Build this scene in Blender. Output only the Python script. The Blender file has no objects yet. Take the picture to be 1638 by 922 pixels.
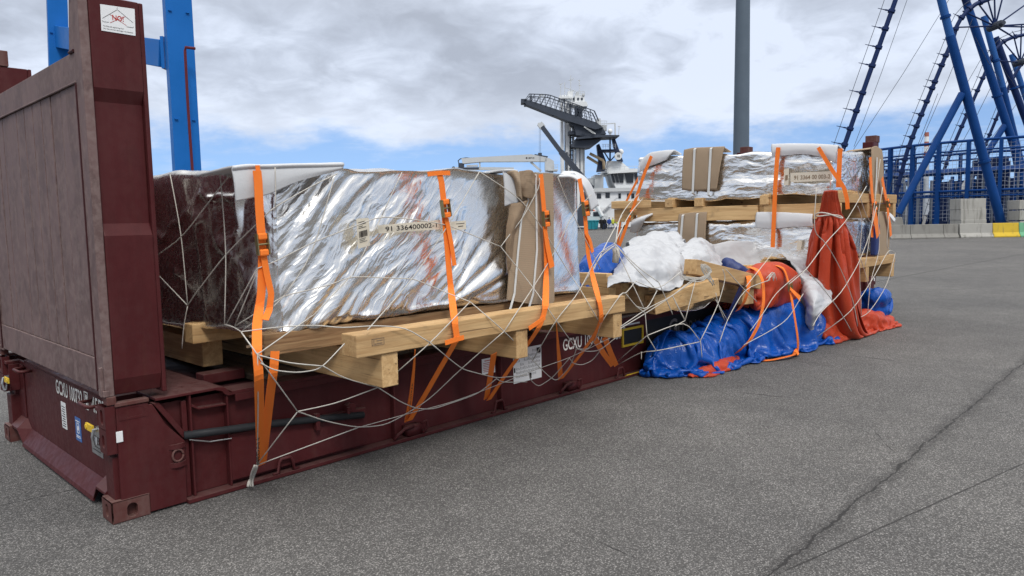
import bpy, bmesh, math, random
import numpy as np
from mathutils import Vector, Matrix
scene = bpy.context.scene
COL = scene.collection
rad = math.radians

# ------------------------------------------------------------------ camera
IW, IH = 1638.0, 922.0
FPX = 1168.24
YAW, PITCH, ROLL = rad(44.04333), rad(5.28206), rad(-1.07438)
CAM = np.array([-1.22698, -4.22255, 1.60166])
_F = np.array([math.cos(YAW)*math.cos(PITCH), math.sin(YAW)*math.cos(PITCH), -math.sin(PITCH)])
_R = np.array([math.sin(YAW), -math.cos(YAW), 0.0])
_U = np.cross(_R, _F)
_R2 = math.cos(ROLL)*_R + math.sin(ROLL)*_U
_U2 = -math.sin(ROLL)*_R + math.cos(ROLL)*_U
cd = bpy.data.cameras.new('camera'); cam = bpy.data.objects.new('camera', cd); COL.objects.link(cam)
cd.sensor_fit = 'HORIZONTAL'; cd.sensor_width = 36.0; cd.lens = 36.0*FPX/IW
cd.clip_start = 0.05; cd.clip_end = 9000
cam.matrix_world = Matrix(((_R2[0], _U2[0], -_F[0], CAM[0]), (_R2[1], _U2[1], -_F[1], CAM[1]),
                           (_R2[2], _U2[2], -_F[2], CAM[2]), (0, 0, 0, 1)))
scene.camera = cam

# ------------------------------------------------------------------ light and sky
SUN_EL, SUN_AZ = rad(48), rad(-116)     # direction to the sun (azimuth from +X, counter-clockwise)
EXPOSURE = 0.2
SKY_STRENGTH = 0.1
scene.view_settings.view_transform = 'Standard'; scene.view_settings.look = 'None'
scene.view_settings.exposure = EXPOSURE; scene.view_settings.gamma = 1.0
scene.view_settings.use_curve_mapping = False
world = bpy.data.worlds.new('World'); scene.world = world; world.use_nodes = True
def sky_world():
    nt = world.node_tree; N = nt.nodes; L = nt.links
    N.clear()
    def nd(t, **k):
        n = N.new(t)
        for a, b in k.items(): setattr(n, a, b)
        return n
    def math_(op, a, b=None, clamp=False):
        n = nd('ShaderNodeMath', operation=op, use_clamp=clamp)
        for i, q in enumerate((a, b)):
            if q is None: continue
            if isinstance(q, (int, float)): n.inputs[i].default_value = q
            else: L.new(q, n.inputs[i])
        return n.outputs[0]
    out = nd('ShaderNodeOutputWorld'); bg = nd('ShaderNodeBackground'); bg.inputs[1].default_value = SKY_STRENGTH
    L.new(bg.outputs[0], out.inputs[0])
    sky = nd('ShaderNodeTexSky'); sky.sky_type = 'NISHITA'; sky.sun_disc = False
    sky.sun_elevation = SUN_EL; sky.sun_rotation = rad(90) - SUN_AZ; sky.air_density = 1.0; sky.dust_density = 0.3; sky.ozone_density = 2.0
    tc = nd('ShaderNodeTexCoord')
    lift = nd('ShaderNodeVectorMath', operation='MULTIPLY_ADD'); L.new(tc.outputs['Generated'], lift.inputs[0]); lift.inputs[1].default_value = (1, 1, .8); lift.inputs[2].default_value = (0, 0, .17)
    nrmz = nd('ShaderNodeVectorMath', operation='NORMALIZE'); L.new(lift.outputs[0], nrmz.inputs[0]); L.new(nrmz.outputs[0], sky.inputs['Vector'])
    sep = nd('ShaderNodeSeparateXYZ'); L.new(tc.outputs['Generated'], sep.inputs[0])
    z = sep.outputs[2]
    zz = math_('ADD', math_('MAXIMUM', z, 0.0), 0.30)
    comb = nd('ShaderNodeCombineXYZ')
    L.new(math_('DIVIDE', sep.outputs[0], zz), comb.inputs[0]); L.new(math_('DIVIDE', sep.outputs[1], zz), comb.inputs[1])
    def noise(vec, scale, detail, rough=0.55, dist=0.0):
        n = nd('ShaderNodeTexNoise'); n.inputs['Scale'].default_value = scale; n.inputs['Detail'].default_value = detail
        n.inputs['Roughness'].default_value = rough; n.inputs['Distortion'].default_value = dist
        L.new(vec, n.inputs['Vector']); return n.outputs[0]
    off = nd('ShaderNodeVectorMath', operation='ADD'); L.new(comb.outputs[0], off.inputs[0]); off.inputs[1].default_value = (3.7, 8.1, 2.0)
    big0 = noise(off.outputs[0], 1.5, 12, 0.55, 0.1); lump = noise(off.outputs[0], 6.5, 8, 0.55, 0.6)
    big = math_('ADD', math_('MULTIPLY', big0, .72), math_('MULTIPLY', lump, .28))
    # the edge of the cloud deck, low above the horizon
    edgev = nd('ShaderNodeVectorMath', operation='MULTIPLY'); L.new(tc.outputs['Generated'], edgev.inputs[0]); edgev.inputs[1].default_value = (5, 5, 14)
    en = noise(edgev.outputs[0], 1.6, 8, 0.6)
    ahead = nd('ShaderNodeVectorMath', operation='DOT_PRODUCT'); L.new(tc.outputs['Generated'], ahead.inputs[0]); ahead.inputs[1].default_value = (math.cos(YAW), math.sin(YAW), 0)
    beh = nd('ShaderNodeMapRange', interpolation_type='SMOOTHSTEP'); L.new(ahead.outputs['Value'], beh.inputs[0]); beh.inputs[1].default_value = .35; beh.inputs[2].default_value = -.3; beh.inputs[3].default_value = 0; beh.inputs[4].default_value = .11   # the deck reaches lower behind
    e = math_('ADD', math_('ADD', z, beh.outputs[0]), math_('MULTIPLY', math_('SUBTRACT', en, 0.5), 0.12))
    mr = nd('ShaderNodeMapRange', interpolation_type='SMOOTHSTEP'); L.new(e, mr.inputs[0])
    mr.inputs[1].default_value = 0.090; mr.inputs[2].default_value = 0.135
    cover = mr.outputs[0]
    # thin veils in the blue gap
    vv = nd('ShaderNodeVectorMath', operation='MULTIPLY'); L.new(tc.outputs['Generated'], vv.inputs[0]); vv.inputs[1].default_value = (5, 5, 30)
    vn = noise(vv.outputs[0], 1.7, 6, 0.6)
    mv = nd('ShaderNodeMapRange', interpolation_type='SMOOTHSTEP'); L.new(vn, mv.inputs[0]); mv.inputs[1].default_value = 0.52; mv.inputs[2].default_value = 0.72; mv.inputs[4].default_value = 0.3
    cover = math_('MAXIMUM', cover, mv.outputs[0])
    # cloud tone
    ramp = nd('ShaderNodeValToRGB'); L.new(big, ramp.inputs[0])
    cr = ramp.color_ramp; cr.elements[0].position = 0.43; cr.elements[0].color = (0.86, 0.88, 0.915, 1)
    cr.elements[1].position = 0.59; cr.elements[1].color = (0.50, 0.515, 0.545, 1)
    m = cr.elements.new(0.5); m.color = (0.66, 0.68, 0.715, 1)
    # white rim of the deck near its edge
    rim = nd('ShaderNodeMapRange', interpolation_type='SMOOTHSTEP'); L.new(e, rim.inputs[0])
    rim.inputs[1].default_value = 0.11; rim.inputs[2].default_value = 0.20; rim.inputs[3].default_value = 1; rim.inputs[4].default_value = 0
    mxr = nd('ShaderNodeMix', data_type='RGBA'); L.new(math_('MULTIPLY', rim.outputs[0], 0.6), mxr.inputs[0]); L.new(ramp.outputs[0], mxr.inputs[6]); mxr.inputs[7].default_value = (0.90, 0.92, 0.945, 1)
    tint = nd('ShaderNodeVectorMath', operation='MULTIPLY'); L.new(mxr.outputs[2], tint.inputs[0]); tmx = nd('ShaderNodeMix', data_type='RGBA'); tmx.inputs[6].default_value = (.88, .95, 1.08, 1); tmx.inputs[7].default_value = (1.03, 1.0, .955, 1)
    tz = nd('ShaderNodeMapRange', interpolation_type='SMOOTHSTEP'); L.new(z, tz.inputs[0]); tz.inputs[1].default_value = .22; tz.inputs[2].default_value = .6; L.new(tz.outputs[0], tmx.inputs[0]); L.new(tmx.outputs[2], tint.inputs[1])
    # the deck is brighter overhead, where the sun stands behind it
    up = nd('ShaderNodeMapRange', interpolation_type='SMOOTHSTEP'); L.new(z, up.inputs[0]); up.inputs[1].default_value = 0.4; up.inputs[2].default_value = 1.0
    up.inputs[3].default_value = 9.0; up.inputs[4].default_value = 26.0
    cl = nd('ShaderNodeVectorMath', operation='SCALE'); L.new(tint.outputs[0], cl.inputs[0]); L.new(up.outputs[0], cl.inputs['Scale'])
    # clear sky low down: a little brighter and bluer than the model's haze
    sk = nd('ShaderNodeVectorMath', operation='MULTIPLY'); L.new(sky.outputs[0], sk.inputs[0]); sk.inputs[1].default_value = (1.22, 1.20, 1.16)
    mx = nd('ShaderNodeMix', data_type='RGBA'); L.new(cover, mx.inputs[0]); sk2 = nd('ShaderNodeVectorMath', operation='ADD'); L.new(sk.outputs[0], sk2.inputs[0]); sk2.inputs[1].default_value = (0.25, 0.6, 1.7); L.new(sk2.outputs[0], mx.inputs[6]); L.new(cl.outputs[0], mx.inputs[7])
    L.new(mx.outputs[2], bg.inputs[0])
sky_world()
sd = bpy.data.lights.new('sun', 'SUN'); sun = bpy.data.objects.new('sun', sd); COL.objects.link(sun)
sd.energy = 1.5; sd.angle = rad(14); sd.color = (1.0, 0.97, 0.92)
sdir = Vector((math.cos(SUN_EL)*math.cos(SUN_AZ), math.cos(SUN_EL)*math.sin(SUN_AZ), math.sin(SUN_EL)))
sun.rotation_euler = sdir.to_track_quat('Z', 'Y').to_euler(); sun.location = (0, 0, 60)

# ------------------------------------------------------------------ pixel -> place
def ray(x, y): return _F + _R2*((x-IW/2)/FPX) - _U2*((y-IH/2)/FPX)
def onY(x, y, Y): d = ray(x, y); return CAM + d*((Y-CAM[1])/d[1])
def onX(x, y, X): d = ray(x, y); return CAM + d*((X-CAM[0])/d[0])
def onZ(x, y, Z): d = ray(x, y); return CAM + d*((Z-CAM[2])/d[2])
FW = np.array([math.cos(YAW), math.sin(YAW), 0.0]); RH = _R.copy(); UPV = np.array([0, 0, 1.0])
def onD(x, y, D): d = ray(x, y); return CAM + d*(D/(d @ FW))
def fr(u, z, D): return np.array([CAM[0], CAM[1], 0]) + RH*u + FW*D + UPV*z      # a point u to the right, z up, D ahead
def uz(x, y, D): P = onD(x, y, D); return float((P-CAM) @ RH), float(P[2])

# ------------------------------------------------------------------ objects
WL = {}
def _place(o, verts, parent, origin=None):
    v = np.asarray(verts, float)
    if origin is None:
        lo, hi = v.min(0), v.max(0); origin = np.array([(lo[0]+hi[0])/2, (lo[1]+hi[1])/2, lo[2]])
    return v-origin, np.asarray(origin, float)
def link(name, me, mats, parent, origin):
    o = bpy.data.objects.new(name, me); COL.objects.link(o)
    for m in (mats if isinstance(mats, (list, tuple)) else [mats]): me.materials.append(m)
    WL[o.name] = origin
    if parent is not None:
        o.parent = parent; o.location = Vector(origin - WL[parent.name])
    else: o.location = Vector(origin)
    return o
def tag(o, label=None, cat=None, group=None, kind=None):
    if label: o['label'] = label
    if cat: o['category'] = cat
    if group: o['group'] = group
    if kind: o['kind'] = kind
    return o
def thing(name, loc, label, cat, group=None):
    o = bpy.data.objects.new(name, None); COL.objects.link(o); o.location = Vector(loc); WL[o.name] = np.asarray(loc, float)
    o.empty_display_size = 0.2
    return tag(o, label, cat, group)
def copy_tree(o, parent=None, delta=(0, 0, 0)):
    c = o.copy(); COL.objects.link(c)
    if parent is None: c.location = o.location + Vector(delta)
    else: c.parent = parent
    WL[c.name] = WL[o.name] + np.asarray(delta, float)
    for ch in list(o.children): copy_tree(ch, c, delta)
    return c
class MB:
    def __init__(s): s.v = []; s.f = []; s.mi = []; s.m = 0
    def add(s, vs, fs):
        b = len(s.v); s.v += [tuple(map(float, p)) for p in vs]
        for f in fs: s.f.append(tuple(i+b for i in f)); s.mi.append(s.m)
        return s
    def box(s, x0, x1, y0, y1, z0, z1):
        return s.add([(x0,y0,z0),(x1,y0,z0),(x1,y1,z0),(x0,y1,z0),(x0,y0,z1),(x1,y0,z1),(x1,y1,z1),(x0,y1,z1)],
                     [(0,3,2,1),(4,5,6,7),(0,1,5,4),(1,2,6,5),(2,3,7,6),(3,0,4,7)])
    def obox(s, c, ax, ay, az, sx, sy, sz):       # oriented box, full sizes
        c, ax, ay, az = [np.asarray(q, float) for q in (c, ax, ay, az)]
        vs = [c+ax*sx*i/2+ay*sy*j/2+az*sz*k/2 for i, j, k in ((-1,-1,-1),(1,-1,-1),(1,1,-1),(-1,1,-1),(-1,-1,1),(1,-1,1),(1,1,1),(-1,1,1))]
        return s.add(vs, [(0,3,2,1),(4,5,6,7),(0,1,5,4),(1,2,6,5),(2,3,7,6),(3,0,4,7)])
    def beam(s, p, q, w, h, up=(0, 0, 1)):
        p, q = np.asarray(p, float), np.asarray(q, float); d = q-p; L = np.linalg.norm(d); d = d/L
        u = np.asarray(up, float); u = u-d*(u@d); u /= np.linalg.norm(u); r = np.cross(d, u)
        return s.obox((p+q)/2, d, r, u, L, w, h)
    def fbox(s, u0, u1, z0, z1, D0, D1):          # box in the view-aligned frame of far things
        return s.obox(fr((u0+u1)/2, (z0+z1)/2, (D0+D1)/2), RH, FW, UPV, abs(u1-u0), abs(D1-D0), abs(z1-z0))
    def cone(s, p, q, r0, r1, n=12, caps=True):
        p, q = np.asarray(p, float), np.asarray(q, float); d = q-p; d /= np.linalg.norm(d)
        a = np.array([0, 0, 1.0]) if abs(d[2]) < .9 else np.array([1.0, 0, 0])
        x = np.cross(d, a); x /= np.linalg.norm(x); y = np.cross(d, x)
        vs = []
        for c, r in ((p, r0), (q, r1)):
            for i in range(n): t = 2*math.pi*i/n; vs.append(c+x*r*math.cos(t)+y*r*math.sin(t))
        fs = [(i, (i+1) % n, n+(i+1) % n, n+i) for i in range(n)]
        if caps: fs += [tuple(range(n-1, -1, -1)), tuple(range(n, 2*n))]
        return s.add(vs, fs)
    def tube(s, pts, r, n=6):
        P = np.asarray(pts, float); T = np.gradient(P, axis=0); T /= np.linalg.norm(T, axis=1)[:, None]+1e-12
        a = np.array([0, 0, 1.0]) if abs(T[0][2]) < .9 else np.array([1.0, 0, 0])
        x = np.cross(T[0], a); x /= np.linalg.norm(x); vs = []
        rr = r if hasattr(r, '__len__') else [r]*len(P)
        for i, (p, t) in enumerate(zip(P, T)):
            x = x-t*(x@t); x /= np.linalg.norm(x)+1e-12; y = np.cross(t, x)
            for k in range(n): q = 2*math.pi*k/n; vs.append(p+(x*math.cos(q)+y*math.sin(q))*rr[i])
        m = len(P)
        fs = [(i*n+k, i*n+(k+1) % n, (i+1)*n+(k+1) % n, (i+1)*n+k) for i in range(m-1) for k in range(n)]
        fs += [tuple(range(n-1, -1, -1)), tuple(range((m-1)*n, m*n))]
        return s.add(vs, fs)
    def ribbon(s, pts, wdirs, w, t=0.003):        # a flat strap along pts
        P = np.asarray(pts, float); n = len(P)
        Wd = np.asarray(wdirs, float)
        if Wd.ndim == 1: Wd = np.tile(Wd, (n, 1))
        T = np.gradient(P, axis=0); T /= np.linalg.norm(T, axis=1)[:, None]+1e-12
        Wd = Wd-T*(Wd*T).sum(1)[:, None]; Wd /= np.linalg.norm(Wd, axis=1)[:, None]+1e-12
        Nn = np.cross(T, Wd); vs = []
        ww = w if hasattr(w, '__len__') else [w]*n
        for i in range(n):
            for a, b in ((-1, -1), (1, -1), (1, 1), (-1, 1)): vs.append(P[i]+Wd[i]*a*ww[i]/2+Nn[i]*b*t/2)
        fs = [(i*4+k, i*4+(k+1) % 4, i*4+4+(k+1) % 4, i*4+4+k) for i in range(n-1) for k in range(4)]
        fs += [(3, 2, 1, 0), tuple((n-1)*4+k for k in range(4))]
        return s.add(vs, fs)
    def prism(s, poly, vec):
        P = np.asarray(poly, float); n = len(P); Q = P+np.asarray(vec, float)
        fs = [(i, (i+1) % n, n+(i+1) % n, n+i) for i in range(n)]+[tuple(range(n-1, -1, -1)), tuple(range(n, 2*n))]
        return s.add(list(P)+list(Q), fs)
    def grid(s, A, closed_u=False):
        m, n = A.shape[:2]; vs = A.reshape(-1, 3)
        fs = [(i*n+j, i*n+j+1, ((i+1) % m)*n+j+1, ((i+1) % m)*n+j) for i in range(m if closed_u else m-1) for j in range(n-1)]
        return s.add(vs, fs)
    def holed(s, c, ax, ay, nrm, w, h, hw, hh, depth, rnd=None, n=16, off=(0, 0)):   # a rectangle with a round-ended hole and the pocket behind it
        c, ax, ay, nrm = [np.asarray(q, float) for q in (c, ax, ay, nrm)]
        ang = [2*math.pi*(i+.5)/n for i in range(n)]
        r = min(hw, hh)
        inn = []; out = []
        for t in ang:
            cx, cy = math.cos(t), math.sin(t)
            px = cx*r+math.copysign(hw-r, cx); py = cy*r+math.copysign(hh-r, cy); inn.append((px+off[0], py+off[1]))
            k = min((w/2)/max(abs(cx), 1e-9), (h/2)/max(abs(cy), 1e-9)); out.append((cx*k, cy*k))
        # snap outer corners
        for sx in (-1, 1):
            for sy in (-1, 1):
                j = min(range(n), key=lambda i: (out[i][0]-sx*w/2)**2+(out[i][1]-sy*h/2)**2); out[j] = (sx*w/2, sy*h/2)
        vs = [c+ax*a+ay*b for a, b in out]+[c+ax*a+ay*b for a, b in inn]+[c+ax*a+ay*b-nrm*depth for a, b in inn]
        fs = [(i, (i+1) % n, n+(i+1) % n, n+i) for i in range(n)]+[(n+i, n+(i+1) % n, 2*n+(i+1) % n, 2*n+i) for i in range(n)]+[tuple(range(2*n, 3*n))]
        return s.add(vs, fs)
    def build(s, name, mats, parent=None, smooth=False, bevel=0.0, seg=2, origin=None, fix=True, auto=None):
        v, org = _place(None, s.v, parent, origin)
        me = bpy.data.meshes.new(name); me.from_pydata([tuple(p) for p in v], [], s.f); me.update()
        if isinstance(mats, (list, tuple)): me.polygons.foreach_set('material_index', s.mi)
        if fix:
            b = bmesh.new(); b.from_mesh(me); bmesh.ops.recalc_face_normals(b, faces=b.faces); b.to_mesh(me); b.free()
        if smooth: me.polygons.foreach_set('use_smooth', [True]*len(me.polygons))
        if auto:
            me.polygons.foreach_set('use_smooth', [True]*len(me.polygons)); me.set_sharp_from_angle(angle=rad(auto))
        o = link(name, me, mats, parent, org)
        if bevel:
            m = o.modifiers.new('bevel', 'BEVEL'); m.width = bevel; m.segments = seg; m.limit_method = 'ANGLE'; m.angle_limit = rad(40)
        return o

# ------------------------------------------------------------------ numeric noise
def _h(i, j, k, s):
    n = (i.astype(np.int64)*374761393+j.astype(np.int64)*668265263+k.astype(np.int64)*2147483647+s*1274126177) & 0xffffffff
    n = ((n ^ (n >> 13))*1274126177) & 0xffffffff; n = ((n ^ (n >> 16))*2246822519) & 0xffffffff
    return ((n ^ (n >> 15)) & 0xffffff)/float(0xffffff)
def vn(P, s=0):
    P = np.asarray(P, float); I = np.floor(P).astype(np.int64); f = P-I; f = f*f*f*(f*(f*6-15)+10); r = 0
    for a in (0, 1):
        for b in (0, 1):
            for c in (0, 1):
                w = (f[..., 0] if a else 1-f[..., 0])*(f[..., 1] if b else 1-f[..., 1])*(f[..., 2] if c else 1-f[..., 2])
                r = r+w*_h(I[..., 0]+a, I[..., 1]+b, I[..., 2]+c, s)
    return r*2-1
def fbm(P, o=4, s=0, g=.5):
    P = np.asarray(P, float); r = 0; a = 1
    for i in range(o): r = r+a*vn(P*(2**i)+i*17.3, s+i); a *= g
    return r
def ridge(t): return 1-np.abs(np.mod(t, 2)-1)*1.0      # triangle wave 0..1
def crumple(P, freq=4, n=6, s=0, warp=.35):
    rng = np.random.RandomState(s); r = 0
    W = np.stack([fbm(P*freq*.45+11.1*k, 2, s+k*7) for k in range(3)], -1)
    Q = P*freq+W*warp*3
    tot = 0
    for i in range(n):
        d = rng.normal(size=3); d /= np.linalg.norm(d); sc = 1.0*(1.35**(i % 4)); a = 1/sc
        m = .5+.5*vn(P*freq*.35+i*5.7, s+31+i)
        r = r+a*m*(ridge((Q@d)*sc+rng.rand()*2)-.5); tot += a*.5
    return r/tot
# ------------------------------------------------------------------ materials
class NT:
    def __init__(s, name):
        s.mat = bpy.data.materials.new(name); s.mat.use_nodes = True; s.t = s.mat.node_tree; s.N = s.t.nodes; s.L = s.t.links
        s.N.clear(); s.out = s.N.new('ShaderNodeOutputMaterial'); s.b = s.N.new('ShaderNodeBsdfPrincipled'); s.L.new(s.b.outputs[0], s.out.inputs[0])
    def n(s, t, **k):
        q = s.N.new(t)
        for a, b in k.items(): setattr(q, a, b)
        return q
    def setv(s, sock, v):
        if hasattr(v, 'node'): s.L.new(v, sock)
        else: sock.default_value = v
    def m(s, op, a, b=None, c=None, clamp=False):
        q = s.n('ShaderNodeMath', operation=op, use_clamp=clamp)
        for i, v in enumerate((a, b, c)):
            if v is not None: s.setv(q.inputs[i], v)
        return q.outputs[0]
    def pos(s): return s.n('ShaderNodeNewGeometry').outputs['Position']
    def obj(s): return s.n('ShaderNodeTexCoord').outputs['Object']
    def vscale(s, v, sc):
        q = s.n('ShaderNodeVectorMath', operation='MULTIPLY'); s.L.new(v, q.inputs[0]); q.inputs[1].default_value = sc; return q.outputs[0]
    def noise(s, v, scale, detail=4, rough=.55, dist=0, col=False):
        q = s.n('ShaderNodeTexNoise'); q.inputs['Scale'].default_value = scale; q.inputs['Detail'].default_value = detail
        q.inputs['Roughness'].default_value = rough; q.inputs['Distortion'].default_value = dist; s.L.new(v, q.inputs['Vector'])
        return q.outputs[1 if col else 0]
    def vor(s, v, scale, feature='F1', out=0):
        q = s.n('ShaderNodeTexVoronoi', feature=feature); q.inputs['Scale'].default_value = scale; s.L.new(v, q.inputs['Vector']); return q.outputs[out]
    def mr(s, v, a, b, c=0., d=1., smooth=True):
        q = s.n('ShaderNodeMapRange', interpolation_type='SMOOTHSTEP' if smooth else 'LINEAR'); s.L.new(v, q.inputs[0])
        for i, x in enumerate((a, b, c, d)): q.inputs[1+i].default_value = x
        return q.outputs[0]
    def mix(s, f, a, b, mode='MIX'):
        q = s.n('ShaderNodeMix', data_type='RGBA', blend_type=mode); s.setv(q.inputs[0], f)
        for i, v in ((6, a), (7, b)):
            if hasattr(v, 'node'): s.L.new(v, q.inputs[i])
            else: q.inputs[i].default_value = (*v[:3], 1)
        return q.outputs[2]
    def ramp(s, v, stops):
        q = s.n('ShaderNodeValToRGB'); s.L.new(v, q.inputs[0]); e = q.color_ramp.elements
        e[0].position, e[0].color = stops[0][0], (*stops[0][1], 1); e[1].position, e[1].color = stops[-1][0], (*stops[-1][1], 1)
        for p, c in stops[1:-1]: x = e.new(p); x.color = (*c, 1)
        return q.outputs[0]
    def bump(s, h, strength=.3, dist=.01, nrm=None):
        q = s.n('ShaderNodeBump'); q.inputs['Strength'].default_value = strength; q.inputs['Distance'].default_value = dist; s.L.new(h, q.inputs['Height'])
        if nrm is not None: s.L.new(nrm, q.inputs['Normal'])
        return q.outputs[0]
    def fin(s, col=None, rough=None, metal=None, nrm=None, spec=None):
        if col is not None: s.setv(s.b.inputs['Base Color'], col if hasattr(col, 'node') else (*col[:3], 1))
        if rough is not None: s.setv(s.b.inputs['Roughness'], rough)
        if metal is not None: s.setv(s.b.inputs['Metallic'], metal)
        if nrm is not None: s.L.new(nrm, s.b.inputs['Normal'])
        if spec is not None: s.b.inputs['Specular IOR Level'].default_value = spec
        return s.mat
def C(r, g, b):      # sRGB 0..255 -> linear
    return tuple(((c/255)/12.92 if c/255 <= .04045 else ((c/255+.055)/1.055)**2.4) for c in (r, g, b))
def plain(name, col, rough=.5, metal=0, var=.15, scale=6, bump=0):
    t = NT(name); p = t.pos(); n = t.noise(p, scale, 5, .6)
    c = t.mix(n, tuple(x*(1-var) for x in col), tuple(min(1, x*(1+var)) for x in col))
    nr = t.bump(t.noise(p, scale*18, 3), bump, .004) if bump else None
    return t.fin(c, t.mr(n, .3, .7, max(0, rough-.08), rough+.08), metal, nr, .5 if rough < .2 else .14)
def paint(name, col, dust=(.20, .16, .15), dusty=.25, rough=.42, rust=.5, blotch=.25, sw=.6):
    t = NT(name); p = t.pos()
    big = t.noise(p, 1.7, 6, .6); fine = t.noise(p, 22, 5, .65); blot = t.mr(t.noise(t.vscale(p, (3.2, 3.2, 1.5)), 1.6, 7, .7, .7), .47, .56)
    streak = t.noise(t.vscale(p, (7, 7, .9)), 1.3, 5, .6)
    c = t.mix(big, tuple(x*.82 for x in col), tuple(x*1.14 for x in col))
    c = t.mix(t.m('MULTIPLY', blot, blotch), c, tuple(x*.62 for x in col))
    d = t.m('MULTIPLY', t.mr(t.m('ADD', t.m('MULTIPLY', streak, sw), t.m('MULTIPLY', fine, 1-sw)), .38, .68), dusty)
    up = t.n('ShaderNodeSeparateXYZ'); t.L.new(t.n('ShaderNodeNewGeometry').outputs['Normal'], up.inputs[0])
    d = t.m('MAXIMUM', d, t.m('MULTIPLY', t.mr(up.outputs[2], .5, .95), t.mr(fine, .2, .7, .25, .75)))
    c = t.mix(d, c, dust)
    ch = t.mr(t.noise(p, 34, 6, .7, .4), .665, .70); c = t.mix(t.m('MULTIPLY', ch, rust), c, (.115, .05, .03))
    run = t.mr(t.noise(t.vscale(p, (15, 15, .7)), 1.0, 5, .6), .60, .72); c = t.mix(t.m('MULTIPLY', run, .35*rust*(1 if sw > .3 else .25)+.05), c, (.085, .038, .026))
    nr = t.bump(t.m('ADD', t.noise(p, 60, 3), t.m('MULTIPLY', t.noise(p, 3, 2), 3)), .08, .003)
    return t.fin(c, t.mr(fine, .3, .7, rough-.06, rough+.16), 0, nr, .13)
def wood(name, axis, col=(.63, .435, .225), dark=(.45, .28, .13)):
    t = NT(name); p = t.pos(); sc = [16, 16, 16]; sc[axis] = 1.1
    v = t.vscale(p, sc); g = t.noise(v, 1.6, 6, .6, .8); f = t.noise(t.vscale(p, [(1.5 if i == axis else 90) for i in range(3)]), 1.4, 4)
    big = t.noise(p, 1.4, 3)
    c = t.mix(t.mr(g, .3, .72), col, dark); c = t.mix(t.m('MULTIPLY', t.mr(f, .45, .75), .35), c, tuple(x*.6 for x in dark))
    c = t.mix(t.m('MULTIPLY', t.mr(big, .5, .75), .35), c, (.30, .20, .12))
    kn = t.vor(t.vscale(p, [(2.2 if i == axis else 5.5) for i in range(3)]), 1.0); k = t.mr(kn, .05, .12, 1, 0)
    c = t.mix(t.m('MULTIPLY', k, .7), c, (.14, .065, .03))
    rn = t.n('ShaderNodeObjectInfo').outputs['Random']; c = t.mix(1.0, c, t.ramp(rn, [(0, (.78, .74, .70)), (.5, (1, .98, .95)), (1, (1.12, 1.12, 1.10))]), 'MULTIPLY')
    st = t.mr(t.noise(p, 4.5, 6, .7), .56, .72); c = t.mix(t.m('MULTIPLY', st, .4), c, (.20, .13, .075))
    sp = t.mr(t.noise(t.vscale(p, [(.9 if i == axis else 26) for i in range(3)]), 1.0, 2), .27, .30, 1, 0); c = t.mix(t.m('MULTIPLY', sp, .7), c, (.12, .07, .035))
    nr = t.bump(t.m('SUBTRACT', t.m('ADD', g, f), sp), .35, .004)
    return t.fin(c, .68, 0, nr, .2)
def foil(name, rough=.2, tint=(.88, .872, .855), bump=.3, ang=0.0, fold=(5, 5, 5), fine=(20, 20, 20), finew=.5, calm=None):
    """metal film; its small creases run along the direction given by ang (about Y) and the two stretches"""
    t = NT(name); p = t.pos()
    mp = t.n('ShaderNodeMapping'); mp.inputs['Rotation'].default_value = (0, ang, 0); t.L.new(p, mp.inputs['Vector']); r0 = mp.outputs[0]
    w = t.noise(p, 2.2, 2, col=True); q = t.n('ShaderNodeVectorMath', operation='MULTIPLY_ADD'); t.L.new(w, q.inputs[0]); q.inputs[1].default_value = (.22, .22, .22); t.L.new(r0, q.inputs[2]); v = q.outputs[0]
    def crease(sc, wd, det=2):
        n = t.noise(t.vscale(v, sc), 1.0, det, .5); return t.mr(t.m('ABSOLUTE', t.m('SUBTRACT', n, .5)), 0, wd, 1, 0, False)
    a = crease(fold, .13); b = crease(tuple(x*1.9 for x in fold), .12); c_ = crease(fine, .16, 3); d = t.noise(t.vscale(v, tuple(x*1.7 for x in fine)), 1.0, 2)
    area = t.mr(t.noise(p, 2.3, 3), .35, .65, .35, 1.0)
    if calm:
        sx = t.n('ShaderNodeSeparateXYZ'); t.L.new(p, sx.inputs[0]); area = t.m('MULTIPLY', area, t.m('MULTIPLY', t.mr(sx.outputs[0], calm[0], calm[1], 1, calm[2]), t.mr(sx.outputs[0], .78, .86, .05, 1)))
    h = t.m('ADD', t.m('ADD', t.m('MULTIPLY', a, 1.0), t.m('MULTIPLY', b, .5)), t.m('MULTIPLY', t.m('ADD', t.m('MULTIPLY', c_, .5), t.m('MULTIPLY', d, .4)), finew))
    nr = t.bump(t.m('MULTIPLY', h, area), bump, .02)
    return t.fin(t.mix(t.noise(p, 1.3, 3), tuple(x*.93 for x in tint), tint), t.mr(d, .3, .7, rough*.8, rough*1.3), 1.0, nr)
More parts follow.
